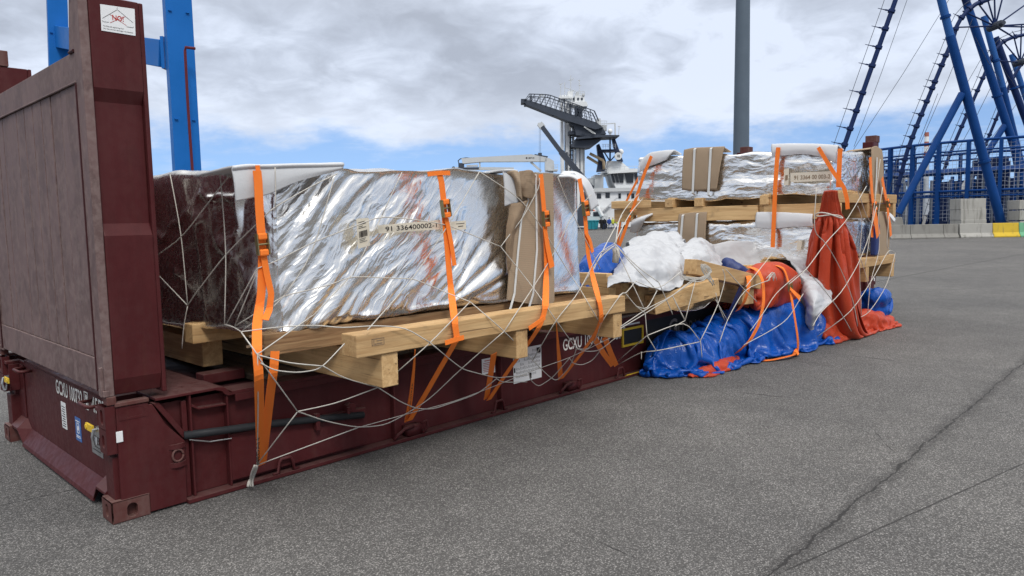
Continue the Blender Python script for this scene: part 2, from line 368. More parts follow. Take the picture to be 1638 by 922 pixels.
def cloth(name, col, rough=.45, var=.25, bump=.4, bscale=26, weave=False, spec=.5, sheen=0, dirt=None):
    t = NT(name); p = t.pos(); n = t.noise(p, 3.5, 5, .6)
    c = t.mix(n, tuple(x*(1-var) for x in col), tuple(min(1, x*(1+var)) for x in col))
    if dirt: c = t.mix(t.m('MULTIPLY', t.mr(t.noise(p, 9, 6, .7), .55, .75), .55), c, dirt)
    b = t.noise(p, bscale, 4, .55, .8); r = t.noise(p, bscale*.55, 3, .5, 1.2); r2 = t.noise(p, bscale*1.3, 2, .5, .8)
    cr = t.mr(t.m('ABSOLUTE', t.m('SUBTRACT', r, .5)), 0, .035, 1, 0); cr2 = t.mr(t.m('ABSOLUTE', t.m('SUBTRACT', r2, .5)), 0, .05, 1, 0)
    h = t.m('ADD', t.m('ADD', t.m('MULTIPLY', cr, .6), t.m('MULTIPLY', cr2, .25)), t.m('MULTIPLY', b, .25))
    if weave:
        wv = t.n('ShaderNodeTexWave', wave_type='BANDS', bands_direction='Z'); wv.inputs['Scale'].default_value = 60; t.L.new(p, wv.inputs['Vector']); h = wv.outputs[1]
        c = t.mix(t.m('MULTIPLY', wv.outputs[1], .16), c, tuple(x*.55 for x in col))
    return t.fin(c, rough, 0, t.bump(h, bump, .008), spec)
def cardboard(name, col=(.345, .26, .18)):
    t = NT(name); p = t.pos(); n = t.noise(p, 5, 5, .6)
    w = t.n('ShaderNodeTexWave', wave_type='BANDS', bands_direction='Z'); w.inputs['Scale'].default_value = 22; w.inputs['Distortion'].default_value = .6; t.L.new(p, w.inputs['Vector'])
    c = t.mix(n, tuple(x*.85 for x in col), tuple(x*1.12 for x in col)); c = t.mix(t.m('MULTIPLY', w.outputs[1], .16), c, tuple(x*.62 for x in col))
    return t.fin(c, .8, 0, t.bump(w.outputs[1], .15, .003), .15)
def concrete(name, col=(.25, .243, .225)):
    t = NT(name); p = t.pos(); n = t.noise(p, 1.2, 7, .65); s = t.noise(t.vscale(p, (3, 3, .5)), 1.5, 5)
    c = t.mix(n, tuple(x*.75 for x in col), tuple(x*1.15 for x in col)); c = t.mix(t.m('MULTIPLY', t.mr(s, .5, .72), .55), c, (.11, .105, .09))
    return t.fin(c, .85, 0, t.bump(t.noise(p, 20, 5), .3, .01), .15)
M = {}
BURG = (.070, .0145, .0160)
M['rack'] = paint('burgundy_paint', BURG, dust=(.13, .075, .07), dusty=.12, rust=.35)
M['rack_worn'] = paint('weathered_burgundy', (.150, .098, .094), dust=(.23, .175, .165), dusty=.6, rough=.6, rust=.45, blotch=.6, sw=.15)
M['rack_rusty'] = paint('scuffed_burgundy', (.10, .036, .032), dust=(.16, .105, .095), dusty=.5, rough=.55, rust=.9)
M['rack_dark'] = plain('rack_dark_steel', (.05, .018, .02), .6)  # darker burgundy for cross members and weld seams
M['woodX'] = wood('sawn_timber_long', 0); M['woodY'] = wood('sawn_timber_cross', 1); M['woodE'] = wood('sawn_timber_rough', 0, (.42, .28, .15), (.22, .12, .06))
M['deck'] = wood('grey_deck_boards', 1, (.20, .16, .12), (.10, .078, .06))
M['foil'] = foil('aluminium_foil', .24, bump=.29, ang=rad(46), fold=(1.9, 7, 9), fine=(8, 20, 32), finew=.4, calm=(2.05, 2.4, .22))
M['foil_fine'] = foil('crumpled_aluminium_foil', .22, bump=.34, ang=0, fold=(4.5, 1.7, 6.5), fine=(18, 9, 26), finew=.35)
M['foam'] = cloth('white_foam_sheet', (.55, .56, .575), .6, .05, .12, 30)
M['card'] = cardboard('brown_cardboard'); M['card_dark'] = cardboard('torn_cardboard', (.25, .18, .12))
M['band'] = plain('white_plastic_band', (.62, .63, .62), .35, var=.08)
M['orange'] = cloth('orange_webbing', (.95, .215, .03), .55, .12, .25, weave=True, spec=.2)
M['rope'] = plain('white_cord', (.50, .475, .43), .8, var=.18, scale=40, bump=.3)
M['steel'] = plain('galvanised_steel', (.42, .43, .44), .35, .85, .2, 20)
M['brass'] = plain('zinc_yellow_steel', (.30, .26, .14), .4, .8, .2, 20)
M['yellow'] = plain('yellow_paint', (.62, .42, .04), .5, var=.2, scale=12)
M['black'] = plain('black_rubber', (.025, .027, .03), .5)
M['dark'] = plain('dark_print', (.035, .03, .03), .6)
M['white'] = plain('white_label', (.72, .73, .74), .4, var=.05)
M['cream'] = plain('cream_label', (.62, .57, .47), .5, var=.06)
M['print_white'] = plain('white_lettering', (.70, .69, .66), .5, var=.15, scale=30)
M['shaded_print'] = plain('shaded_lettering', (.20, .18, .175), .6, var=.3, scale=30)  # pale lettering with the shade under the pile put into its colour
M['red_print'] = plain('red_print', (.42, .04, .035), .5)
M['blue_label'] = plain('blue_label', (.06, .14, .36), .45)
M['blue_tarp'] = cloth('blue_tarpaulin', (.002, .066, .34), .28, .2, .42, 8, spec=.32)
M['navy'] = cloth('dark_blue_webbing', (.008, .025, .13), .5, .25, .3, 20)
M['red_tarp'] = cloth('red_tarpaulin', (.42, .052, .022), .40, .2, .3, 9, spec=.2, dirt=(.36, .22, .18))
M['sheet'] = cloth('white_woven_sheet', (.43, .44, .46), .38, .04, .10, 6)
M['cblue'] = plain('crane_blue_paint', (.010, .125, .42), .42, var=.12, scale=1.5)
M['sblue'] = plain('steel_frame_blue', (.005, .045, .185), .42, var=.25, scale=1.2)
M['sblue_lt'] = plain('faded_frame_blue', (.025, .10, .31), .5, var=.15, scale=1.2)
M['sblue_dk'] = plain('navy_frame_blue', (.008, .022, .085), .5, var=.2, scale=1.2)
M['pipe_red'] = plain('oxide_red_pipe', (.11, .02, .025), .5)
M['pole'] = plain('grey_mast_paint', (.100, .130, .165), .42, 0, .12, 2, bump=.05)
M['concrete'] = concrete('barrier_concrete'); M['concrete_lt'] = concrete('block_concrete', (.38, .372, .345))
M['yellow_con'] = concrete('yellow_painted_concrete', (.60, .42, .05)); M['green_con'] = concrete('green_painted_concrete', (.16, .40, .24))
M['ship_white'] = plain('ship_white_paint', (.70, .72, .73), .4, var=.05, scale=.3)
M['ship_grey'] = plain('ship_light_grey', (.52, .54, .55), .45, var=.06, scale=.4)
M['ship_dark'] = plain('ship_dark_steel', (.055, .065, .085), .5, var=.25, scale=.6)
M['ship_navy'] = plain('ship_navy', (.03, .04, .075), .5, var=.15, scale=.6)
M['glass'] = plain('dark_window_glass', (.015, .018, .024), .08, var=.1)
M['beige'] = plain('exhaust_beige', (.46, .36, .24), .6, var=.15)
M['teal'] = plain('teal_skip_paint', (.03, .27, .33), .5)
M['orange_paint'] = plain('orange_boat_paint', (.62, .12, .04), .45)
# ------------------------------------------------------------------ ground
def asphalt():
    t = NT('asphalt'); p = t.pos()
    vc = t.n('ShaderNodeTexVoronoi'); vc.inputs['Scale'].default_value = 130; t.L.new(p, vc.inputs['Vector'])
    sepc = t.n('ShaderNodeSeparateColor'); t.L.new(vc.outputs['Color'], sepc.inputs[0])
    stone = t.ramp(sepc.outputs[0], [(0, (.038, .037, .037)), (.35, (.108, .105, .103)), (.75, (.198, .192, .187)), (1, (.33, .32, .31))])
    gap = t.mr(vc.outputs['Distance'], .25, .75, 0, 1)
    c = t.mix(gap, stone, (.072, .070, .068))
    big = t.noise(p, .35, 6, .6); mid = t.noise(p, 2.3, 5, .6)
    c = t.mix(1.0, c, t.ramp(big, [(.3, (.80, .80, .81)), (.7, (1.16, 1.15, 1.13))]), 'MULTIPLY')
    c = t.mix(1.0, c, t.ramp(mid, [(.3, (.86, .86, .86)), (.7, (1.1, 1.1, 1.1))]), 'MULTIPLY')
    st = t.mr(t.noise(p, .8, 4, .6, .6), .66, .74); c = t.mix(t.m('MULTIPLY', st, .22), c, (.05, .048, .048))
    sx = t.n('ShaderNodeSeparateXYZ'); t.L.new(p, sx.inputs[0])
    wob = t.m('SUBTRACT', t.noise(p, 2.6, 4, .65), .5); wob2 = t.m('SUBTRACT', t.noise(p, 11, 4, .7), .5)
    frag = t.noise(p, 6, 4, .6)
    depth = None
    def crack(a, b, w, wander, strength, broken=0.0):
        nonlocal c, depth
        A = onZ(*a, 0); B = onZ(*b, 0); d = B-A; Lh = math.hypot(d[0], d[1]); d = d/Lh
        al = t.m('ADD', t.m('MULTIPLY', t.m('SUBTRACT', sx.outputs[0], float(A[0])), float(d[0])), t.m('MULTIPLY', t.m('SUBTRACT', sx.outputs[1], float(A[1])), float(d[1])))
        ac = t.m('SUBTRACT', t.m('MULTIPLY', t.m('SUBTRACT', sx.outputs[0], float(A[0])), float(d[1])), t.m('MULTIPLY', t.m('SUBTRACT', sx.outputs[1], float(A[1])), float(d[0])))
        ac = t.m('ABSOLUTE', t.m('ADD', ac, t.m('ADD', t.m('MULTIPLY', wob, wander), t.m('MULTIPLY', wob2, wander*.35))))
        ww = t.m('MULTIPLY', t.mr(frag, .3, .65, .35, 1.3), w)
        k = t.m('SUBTRACT', 1.0, t.m('DIVIDE', ac, ww), clamp=True); k = t.mr(k, 0, .6)
        ends = t.m('MULTIPLY', t.mr(al, -.05, .08), t.mr(al, Lh-.08, Lh+.05, 1, 0)); k = t.m('MULTIPLY', k, ends)
        if broken: k = t.m('MULTIPLY', k, t.mr(t.noise(p, 3.3, 2), broken-.06, broken+.06))
        c = t.mix(t.m('MULTIPLY', k, strength), c, (.018, .017, .017))
        depth = k if depth is None else t.m('MAXIMUM', depth, k)
    crack((1215, 935), (1680, 545), .011, .12, .85)
    crack((1215, 935), (1680, 545), .080, .16, .32)
    crack((1215, 932), (1690, 718), .007, .015, .75)
    crack((1175, 627), (1258, 636), .012, .10, .9)
    crack((1360, 569), (1436, 578), .014, .10, .9)
    crack((1255, 548), (1300, 553), .014, .08, .8)
    crack((-40, 818), (135, 779), .008, .07, .9)
    crack((960, 868), (1020, 895), .006, .09, .8)
    crack((985, 735), (1085, 738), .006, .12, .8, .5)
    crack((1395, 452), (1660, 402), .035, .12, .75)
    crack((1400, 690), (1440, 735), .006, .08, .6, .5)
    crack((560, 900), (700, 870), .005, .08, .6, .5)
    far = t.m('MULTIPLY', 1.0, 1.0)
    h = t.m('SUBTRACT', t.m('SUBTRACT', 1.0, vc.outputs['Distance']), t.m('MULTIPLY', depth, 1.5))
    nr = t.bump(t.m('ADD', h, t.m('MULTIPLY', t.noise(p, 60, 3, .6), .8)), .7, .006)
    return t.fin(c, .82, 0, nr, .35)
M['asphalt'] = asphalt()
mb = MB(); mb.add([(-2500, -2500, 0), (4000, -2500, 0), (4000, 4000, 0), (-2500, 4000, 0)], [(0, 1, 2, 3)])
tag(mb.build('ground', M['asphalt'], origin=(0, 0, 0)), kind='structure')

# ------------------------------------------------------------------ lettering
_dg = None
def text_mb(s, c, ax, ay, h, w=None, bold=0.0, align='LEFT', spacing=1.0, mb=None):
    """lettering as flat mesh: c = lower left, ax = reading direction, ay = up, h = cap height, w = total width"""
    cu = bpy.data.curves.new('txt', 'FONT'); cu.body = s; cu.size = 1; cu.offset = bold; cu.space_character = spacing; cu.resolution_u = 3
    o = bpy.data.objects.new('txt', cu); COL.objects.link(o); bpy.context.view_layer.update()
    me = bpy.data.meshes.new_from_object(o.evaluated_get(bpy.context.evaluated_depsgraph_get()))
    v = np.array([tuple(q.co) for q in me.vertices]); f = [tuple(p.vertices) for p in me.polygons]
    bpy.data.objects.remove(o); bpy.data.meshes.remove(me); bpy.data.curves.remove(cu)
    v[:, 0] -= v[:, 0].min(); sy = h/.70; sx = (w/v[:, 0].max()) if w else sy
    c, ax, ay = [np.asarray(q, float) for q in (c, ax, ay)]
    mb = mb or MB()
    return mb.add([c+ax*a*sx+ay*b*sy for a, b, _ in v], f)
X_, Y_, Z_ = np.eye(3)

# ------------------------------------------------------------------ the flat rack
RL, RW, DECK = 12.19, 2.438, .645
rack = thing('flat_rack', (RL/2, RW/2, 0), 'burgundy steel flat rack with weathered end wall carrying the foil wrapped cargo', 'flat rack')
def mirx(mb): mb.v = [(RL-x, y, z) for x, y, z in mb.v]; return mb
def miry(mb): mb.v = [(x, RW-y, z) for x, y, z in mb.v]; return mb
def put(mb, name, mat, fx=False, fy=False, parent=rack, **k):
    if fx: mirx(mb)
    if fy: miry(mb)
    return mb.build(name, M[mat] if isinstance(mat, str) else mat, parent, **k)
# side rails: web, top and bottom flange, stiffeners
for fy in (False, True):
    mb = MB()
    mb.box(.30, RL-.30, .062, .075, .03, .60)
    mb.box(.70, RL-.70, .0, .16, .588, .612)
    mb.box(.40, RL-.40, -.022, .16, .004, .028)
    mb.box(.72, RL-.72, .0, .012, .545, .588)
    # raised top plate and its curved step near each end
    for q in (False, True):
        s = MB(); pr = [(.26, .65), (.62, .65), (.655, .643), (.675, .625), (.685, .607), (.70, .600), (.70, .586), (.675, .588), (.655, .600), (.64, .622), (.60, .634), (.26, .634)]
        s.prism([(x, 0.0, z) for x, z in pr], (0, .30, 0))
        s.box(.448, .460, .01, .062, .03, .634); s.box(.668, .680, .012, .062, .03, .586)
        s.prism([(.46, .012, .56), (.50, .012, .535), (.665, .012, .53), (.665, .012, .54), (.50, .012, .547), (.465, .012, .575)], (0, .05, 0))
        if q: mirx(s)
        mb.add(s.v, s.f)
    for x in (1.9, 3.0, 7.9, 9.2, 10.3): mb.box(x, x+.012, .012, .062, .028, .588)
    put(mb, 'side_rail', 'rack', fy=fy, bevel=.003)
mb = MB(); mb.box(.3, RL-.3, .078, RW-.078, .40, .585); put(mb, 'cross_members', 'rack_dark')
mb = MB()
for i in range(76):
    x = .95+i*.1365
    if x+.13 < RL-.9: mb.box(x, x+.131, .165, RW-.165, .600+.002*(i % 3), .640+.002*(i % 3))
put(mb, 'deck_boards', 'deck')
for fx in (False, True):
    for fy in (False, True):
        mb = MB(); mb.box(.66, .93, .30, .42, .612, .675); put(mb, 'deck_stop', 'rack', fx, fy, bevel=.006)
    mb = MB(); mb.box(.10, .66, .30, RW-.30, .605, .634); put(mb, 'deck_plate', 'rack', fx)
# ends
for fx in (False, True):
    # sill
    mb = MB(); mb.box(.095, .115, .10, RW-.10, .10, .62); mb.box(.115, .30, .2, RW-.2, .56, .60)
    put(mb, 'end_sill', 'rack', fx)
    mb = MB()
    for a, b in ((.42, RW-.42),):
        mb.prism([(.094, a, .135), (.03, a, .045), (.024, a, .02), (.034, a, .016), (.044, a, .04), (.094, a, .11)], (0, b-a, 0))
    mb.prism([(.094, .16, .20), (.02, .16, .135), (.02, .16, .12), (.094, .16, .12)], (0, .16, 0))
    mb.prism([(.094, RW-.32, .20), (.02, RW-.32, .135), (.02, RW-.32, .12), (.094, RW-.32, .12)], (0, .16, 0))
    mb.prism([(.094, .32, .20), (.02, .32, .135), (.03, .42, .045), (.094, .42, .135)], (0, 0, -.014))
    mb.prism([(.094, RW-.32, .20), (.02, RW-.32, .135), (.03, RW-.42, .045), (.094, RW-.42, .135)], (0, 0, -.014))
    put(mb, 'sill_lip', 'rack', fx, fix=True)
    for fy in (False, True):
        # bottom casting with its oval holes
        mb = MB(); mb.box(.06, .196, .06, .158, .004, .118); mb.box(.004, .198, .004, .16, .1185, .124); mb.box(.004, .198, .004, .16, .0, .0058); mb.box(.1925, .198, .004, .06, .0058, .1185); mb.box(.004, .06, .157, .16, .0058, .1185)
        mb.holed((.10, 0, .062), X_, Z_, -Y_, .185, .112, .028, .040, .05, off=(.005, -.006))
        mb.holed((0, .082, .062), Y_, Z_, -X_, .15, .112, .024, .036, .05)
        put(mb, 'corner_casting', 'rack_rusty', fx, fy, bevel=.004)
        # side plate with the cut corner
        mb = MB()
        mb.prism([(.055, .006, .118), (.2, .006, .118), (.2, .006, .012), (.402, .006, .012), (.407, .006, .375), (.31, .006, .49), (.245, .006, .62), (.055, .006, .64)], (0, .02, 0))
        mb.box(.03, .40, .03, .16, .12, .36); mb.box(.06, .25, .03, .16, .36, .60); mb.box(.41, .44, .03, .062, .03, .60)
        mb.prism([(.25, .02, .62), (.285, .02, .62), (.43, .02, .40), (.41, .02, .38)], (0, .05, 0))
        put(mb, 'corner_plate', 'rack', fx, fy, bevel=.004)
        mb = MB(); mb.box(.046, .052, .004, .115, .385, .648); mb.box(.0, .046, .0025, .0055, .385, .648); mb.box(.0, .046, .1175, .1205, .385, .648)
        mb.holed((0, .060, .585), Y_, Z_, -X_, .115, .125, .020, .042, .045); mb.holed((0, .060, .452), Y_, Z_, -X_, .115, .135, .019, .036, .045)
        put(mb, 'hinge_casting', 'rack', fx, fy, bevel=.004)
        mb = MB(); mb.box(.05, .225, -.006, .05, .640, .662); mb.box(.012, .06, -.004, .06, .655, .70); put(mb, 'top_ledge', 'rack_rusty', fx, fy, bevel=.004)
        mb = MB(); mb.holed((.145, .0035, .598), X_, Z_, -Y_, .15, .075, .055, .026, .04); put(mb, 'hand_slot', 'rack', fx, fy)
        mb = MB(); mb.box(.048, .082, .0, .006, .445, .505); put(mb, 'reflector', 'white', fx, fy, bevel=.002)
        # ring pocket
        for z in (.352, .245):
            mb = MB(); mb.prism([(.315+.095*i/8, .006-.018*math.sin(math.pi*i/8), z+.014) for i in range(9)]+[(.41, .012, z+.014), (.31, .012, z+.014)], (0, 0, -.028))
            put(mb, 'ring_guard', 'rack', fx, fy)
        mb = MB(); mb.tube([(.362+.030*math.cos(a), -.004, .300+.034*math.sin(a)) for a in np.linspace(0, 2*math.pi, 20)], .0065, 8); put(mb, 'lashing_ring', 'rack_rusty', fx, fy, smooth=True)
        # inner upright beside the sill, hook
        mb = MB(); mb.box(.01, .10, .115, .20, .60, .622); mb.box(.085, .094, .12, .32, .20, .60); mb.box(.02, .085, .20, .212, .40, .60)
        put(mb, 'sill_bracket', 'rack', fx, fy, bevel=.003)
        mb = MB(); mb.box(.005, .05, .125, .20, .455, .51); mb.tube([(.004, .17, .50), (-.012, .17, .50), (-.02, .175, .46), (-.012, .18, .41), (.0, .185, .41), (.006, .19, .45)], .008, 8)
        lt = put(mb, 'latch', 'steel', fx, fy, bevel=.002)
        mb = MB(); mb.box(-.012, 0, .20, .315, .475, .515); mb.cone((-.017, .30, .495), (-.011, .30, .495), .015, .015, 14)
        put(mb, 'latch_handle', 'yellow', fx, not fy if False else fy, parent=lt, bevel=.002)
    for yy in (.45, RW-.45):
        mb = MB(); mb.tube([(.094, yy-.09, .585), (.03, yy-.09, .585), (.02, yy-.075, .585), (.02, yy+.075, .585), (.03, yy+.09, .585), (.094, yy+.09, .585)], .011, 8); put(mb, 'grab_bar', 'rack', fx, smooth=True)
# end walls
def end_wall(fx):
    def pu(mb, name, mat, parent, **k): return put(mb, name, mat, fx, parent=parent, **k)
    core = MB(); core.box(.045, .10, .16, RW-.16, .74, 2.515); wall = pu(core, 'end_wall', 'rack', rack)
    mb = MB()
    edges = [.125, .46]+[.46+.196*i for i in range(1, 8)]+[RW-.46, RW-.125]
    edges = sorted(set(round(e, 3) for e in edges))
    for a, b in zip(edges[:-1], edges[1:]): mb.box(.022+.003*((int(a*50)) % 2), .046, a+.007, b-.007, .90, 2.365)
    pu(mb, 'wall_boards', 'rack_worn', wall, bevel=.003)
    mb = MB(); mb.box(.016, .046, .125, RW-.125, 2.368, 2.525); mb.tube([(.014, .13, 2.367), (.014, RW-.13, 2.367)], .007, 6); pu(mb, 'top_rail', 'rack_worn', wall, bevel=.004)
    mb = MB(); mb.box(.016, .046, .125, RW-.125, .715, .897); pu(mb, 'bottom_rail', 'rack_worn', wall, bevel=.004)
    for fy in (False, True):
        prof = [(.0, .79), (.0, 1.56), (.034, 1.625), (.034, 2.262), (.0, 2.33), (.0, 2.80), (.16, 2.80), (.16, .70), (.030, .70)]
        mb = MB(); mb.prism([(.058, y, z) for y, z in prof], (.246, 0, 0)); mb.box(.304, .328, .004, .165, .68, 2.80)
        p = put(mb, 'corner_post', 'rack', fx, fy, parent=wall, bevel=.006)
        mb = MB(); mb.box(.012, .057, .006, .122, .70, 2.80); put(mb, 'post_flange', 'rack_worn', fx, fy, parent=wall, bevel=.005)
        mb = MB(); mb.box(.0, .185, -.004, .17, 2.802, 2.915); put(mb, 'top_casting', 'rack_rusty', fx, fy, parent=wall, bevel=.005)
        mb = MB(); mb.prism([(.016, .125, 2.527), (.016, .225, 2.527), (.016, .165, 2.80), (.016, .125, 2.80)], (.03, 0, 0)); put(mb, 'gusset', 'rack_worn', fx, fy, parent=wall, bevel=.003)
        mb = MB()
        mb.tube([(.012, .125, 2.527), (.012, .20, 2.527)], .009, 6); mb.tube([(.010, .124, .72), (.010, .124, 2.36)], .005, 5); put(mb, 'weld_seam', 'rack_dark', fx, fy, parent=wall)
        mb = MB(); mb.box(-.004, .018, .02, .045, .70, .86); mb.box(.0, .03, .0, .08, .702, .735); put(mb, 'hinge_lug', 'rack_worn', fx, fy, parent=wall, bevel=.003)
    return wall
wall_near = end_wall(False); end_wall(True)
# lashing rings, conduit and pocket on the near rail
for x, big in ((2.03, 1), (2.95, 0), (3.88, 1), (4.66, 0), (1.02, 0), (7.5, 0), (8.4, 1), (9.5, 0)):
    mb = MB()
    if big:
        mb.tube([(x-.16, -.012, .035), (x-.13, -.02, .065), (x-.07, -.022, .10), (x+.02, -.02, .105)], .012, 6); mb.box(x-.03, x+.10, -.015, .06, .03, .105)
        mb.tube([(x+.10, -.012, .11), (x+.14, -.02, .12), (x+.15, -.022, .07), (x+.10, -.02, .035)], .010, 6)
    else:
        mb.tube([(x-.09, -.010, .034), (x-.055, -.012, .036), (x-.045, -.012, .10), (x-.03, -.012, .12), (x+.03, -.012, .12), (x+.045, -.012, .10), (x+.055, -.012, .036), (x+.09, -.010, .034)], .011, 6)
    put(mb, 'lashing_ring', 'rack', smooth=True)
mb = MB(); mb.tube([(.41, .02, .40), (.62, .0, .385), (.9, -.012, .365), (1.25, -.012, .325), (1.62, -.006, .275)], .024, 8); put(mb, 'conduit', 'black', smooth=True)
mb = MB(); mb.prism([(.68, .012, .345), (1.66, .012, .315), (1.66, .012, .06), (.68, .012, .06)], (0, .05, 0)); mb.box(1.24, 1.27, -.03, .012, .25, .36)
mb.prism([(1.49, .004, .30), (1.50, .004, .36), (1.53, .004, .375), (1.57, .004, .36), (1.57, .004, .25), (1.49, .004, .25)], (0, .05, 0)); mb.tube([(1.50, -.01, .27), (1.50, -.01, .355)], .014, 8)
put(mb, 'rail_cover_plate', 'rack', bevel=.003)
mb = MB(); mb.tube([(.43, -.004, .375), (.55, .0, .335), (.68, -.002, .325)], .004, 5); put(mb, 'loose_wire', 'steel')
def pocket(x0, x1):
    mb = MB(); mb.box(x0, x1, .056, .060, .325, .47); q = put(mb, 'fork_pocket', 'black')
    mb = MB()
    for a, b, c, d in ((x0-.02, x1+.02, .47, .492), (x0-.02, x1+.02, .303, .325), (x0-.02, x0, .325, .47), (x1, x1+.02, .325, .47)): mb.box(a, b, .046, .061, c, d)
    put(mb, 'pocket_frame', 'yellow', parent=q)
pocket(4.80, 5.13); pocket(RL-5.13, RL-4.80)
mb = MB(); mb.box(4.72, 5.22, -.0225, .0, .0285, .031); put(mb, 'yellow_mark', 'yellow')
# labels and lettering
def label(poly, name, mat, parent=rack, n=(0, -.002, 0)): mb = MB(); mb.prism(poly, n); return mb.build(name, M[mat], parent)
WY = .0615
def rectY(x0, x1, z0, z1, y): return [(x0, y, z0), (x1, y, z0), (x1, y, z1), (x0, y, z1)]
text_mb('GCXU 100732', (3.86, WY-.003, .40), X_, Z_, .105, .60, .012).build('container_number', M['print_white'], rack)
mb = text_mb('1', (4.515, WY-.003, .408), X_, Z_, .088, .03, .012)
for a, b, c, d in ((4.495, 4.565, .395, .402), (4.495, 4.565, .506, .513), (4.495, 4.502, .402, .506), (4.558, 4.565, .402, .506)): mb.box(a, b, WY-.0035, WY-.001, c, d)
mb.build('check_digit', M['print_white'], rack)
text_mb('45P3', (4.61, WY-.003, .40), X_, Z_, .105, .24, .012).build('type_code', M['print_white'], rack)
mb = text_mb('G', (5.66, WY-.006, .30), X_, Z_, .19, .17, .015); text_mb('LOBAL', (5.85, WY-.006, .30), X_, Z_, .13, .52, .012, mb=mb); mb.build('owner_lettering', M['shaded_print'], rack)  # owner name, dimmed in colour as if shaded by the pile
mb = MB(); mb.box(5.22, 8.4, .0585, .0615, .035, .585); mb.build('shade_panel', M['black'], rack)  # black plate added to imitate the deep shade below the pile
lb = label(rectY(4.74, 5.10, .515, .615, WY), 'lifting_label', 'white')
mb = text_mb('FORKLIFT EMPTY ONLY', (4.755, WY-.003, .575), X_, Z_, .024, .33, .01); text_mb('SINGLE FLATRACK ONLY', (4.755, WY-.003, .535), X_, Z_, .024, .33, .01, mb=mb); mb.build('lettering', M['dark'], lb)
lb = label(rectY(3.20, 3.56, .205, .50, WY), 'loading_diagram', 'white')
mb = MB(); rng = random.Random(4)
for r in range(7):
    for cidx in range(6):
        x = 3.235+cidx*.052; z = .455-r*.034
        if rng.random() < .85:
            mb.box(x, x+.04, WY-.0035, WY-.0015, z, z+.0015); mb.box(x, x+.0015, WY-.0035, WY-.0015, z, z+.022); mb.box(x+.038, x+.04, WY-.0035, WY-.0015, z, z+rng.uniform(.008, .02)); mb.box(x+.006, x+.03, WY-.0035, WY-.0015, z+.01, z+.012)
mb.box(3.205, 3.222, WY-.0035, WY-.0015, .30, .34); mb.box(3.205, 3.222, WY-.0035, WY-.0015, .38, .42); mb.box(3.40, 3.425, WY-.0035, WY-.0015, .22, .27); mb.box(3.50, 3.55, WY-.0035, WY-.0015, .43, .48)
mb.build('diagram', M['dark'], lb)
lb = label(rectY(2.83, 2.98, .345, .475, WY), 'notice_label', 'white')
mb = MB()
for i in range(6): mb.box(2.845, 2.95-.012*(i % 3), WY-.0035, WY-.0015, .365+i*.014, .369+i*.014)
mb.box(2.86, 2.93, WY-.0035, WY-.0015, .453, .459); mb.build('print', M['red_print'], lb)
# the NO! sign on the post
sg = label([(.112, -.001, 2.622), (.278, -.001, 2.622), (.282, -.001, 2.762), (.114, -.001, 2.755)], 'warning_sign', 'white', wall_near)
text_mb('NO!', (.168, -.004, 2.685), X_, Z_, .026, .055, .02).build('lettering', M['red_print'], sg)
mb = MB()
def ln(a, b, w=.0016): mb.beam((a[0], -.0038, a[1]), (b[0], -.0038, b[1]), .0006, w, (0, 0, 1) if abs(a[1]-b[1]) < abs(a[0]-b[0]) else (1, 0, 0))
ln((.12, 2.685), (.195, 2.742)); ln((.195, 2.742), (.27, 2.688)); ln((.122, 2.668), (.15, 2.67)); ln((.235, 2.662), (.268, 2.662)); ln((.268, 2.662), (.27, 2.668)); ln((.122, 2.668), (.12, 2.675)); ln((.192, 2.748), (.198, 2.752))
text_mb('The lifting with angled slings from', (.121, -.004, 2.645), X_, Z_, .0065, .10, .005, mb=mb); text_mb('the top corner castings is forbidden', (.121, -.004, 2.632), X_, Z_, .0065, .145, .005, mb=mb)
mb.build('drawing', M['dark'], sg)
mb = MB(); ln((.155, 2.712), (.235, 2.668), .002); ln((.155, 2.668), (.235, 2.715), .002); mb.build('cross', M['red_print'], sg)
# end sill lettering (read from outside: towards -Y)
NY = -Y_
text_mb('GCXU 100732', (.092, 1.285, .520), NY, Z_, .092, .56, .012).build('container_number', M['print_white'], rack)
mb = text_mb('1', (.092, .66, .528), NY, Z_, .076, .03, .012)
for a, b, c, d in ((.615, .685, .512, .518), (.615, .685, .614, .62), (.615, .621, .518, .614), (.679, .685, .518, .614)): mb.box(.0915, .094, a, b, c, d)
mb.build('check_digit', M['print_white'], rack); text_mb('45P3', (.092, .55, .520), NY, Z_, .092, .24, .012).build('type_code', M['print_white'], rack)
def labX(y0, y1, z0, z1, name, mat): mb = MB(); mb.box(.0915, .094, y0, y1, z0, z1); return mb.build(name, M[mat], rack)
lb = labX(1.10, 1.20, .30, .475, 'data_label', 'white')
mb = MB()
for i in range(9): mb.box(.090, .0925, 1.115, 1.185-.015*(i % 2), .315+.016*i, .320+.016*i)
mb.build('print', M['dark'], lb)
lb = labX(.80, .91, .275, .425, 'approval_label', 'blue_label')
mb = MB()
for a, b, c, d in ((.815, .895, .40, .404), (.815, .895, .296, .299), (.815, .895, .306, .309), (.83, .835, .325, .39), (.87, .875, .325, .39), (.83, .875, .387, .391), (.83, .875, .325, .329), (.845, .86, .345, .37)): mb.box(.090, .0925, a, b, c, d)
mb.build('print', M['white'], lb)
lb = labX(.40, .60, .26, .42, 'rating_plate', 'steel')
mb = MB()
for i in range(5): mb.box(.090, .0925, .43, .57-.02*(i % 2), .285+.022*i, .289+.022*i)
mb.build('print', M['dark'], lb)
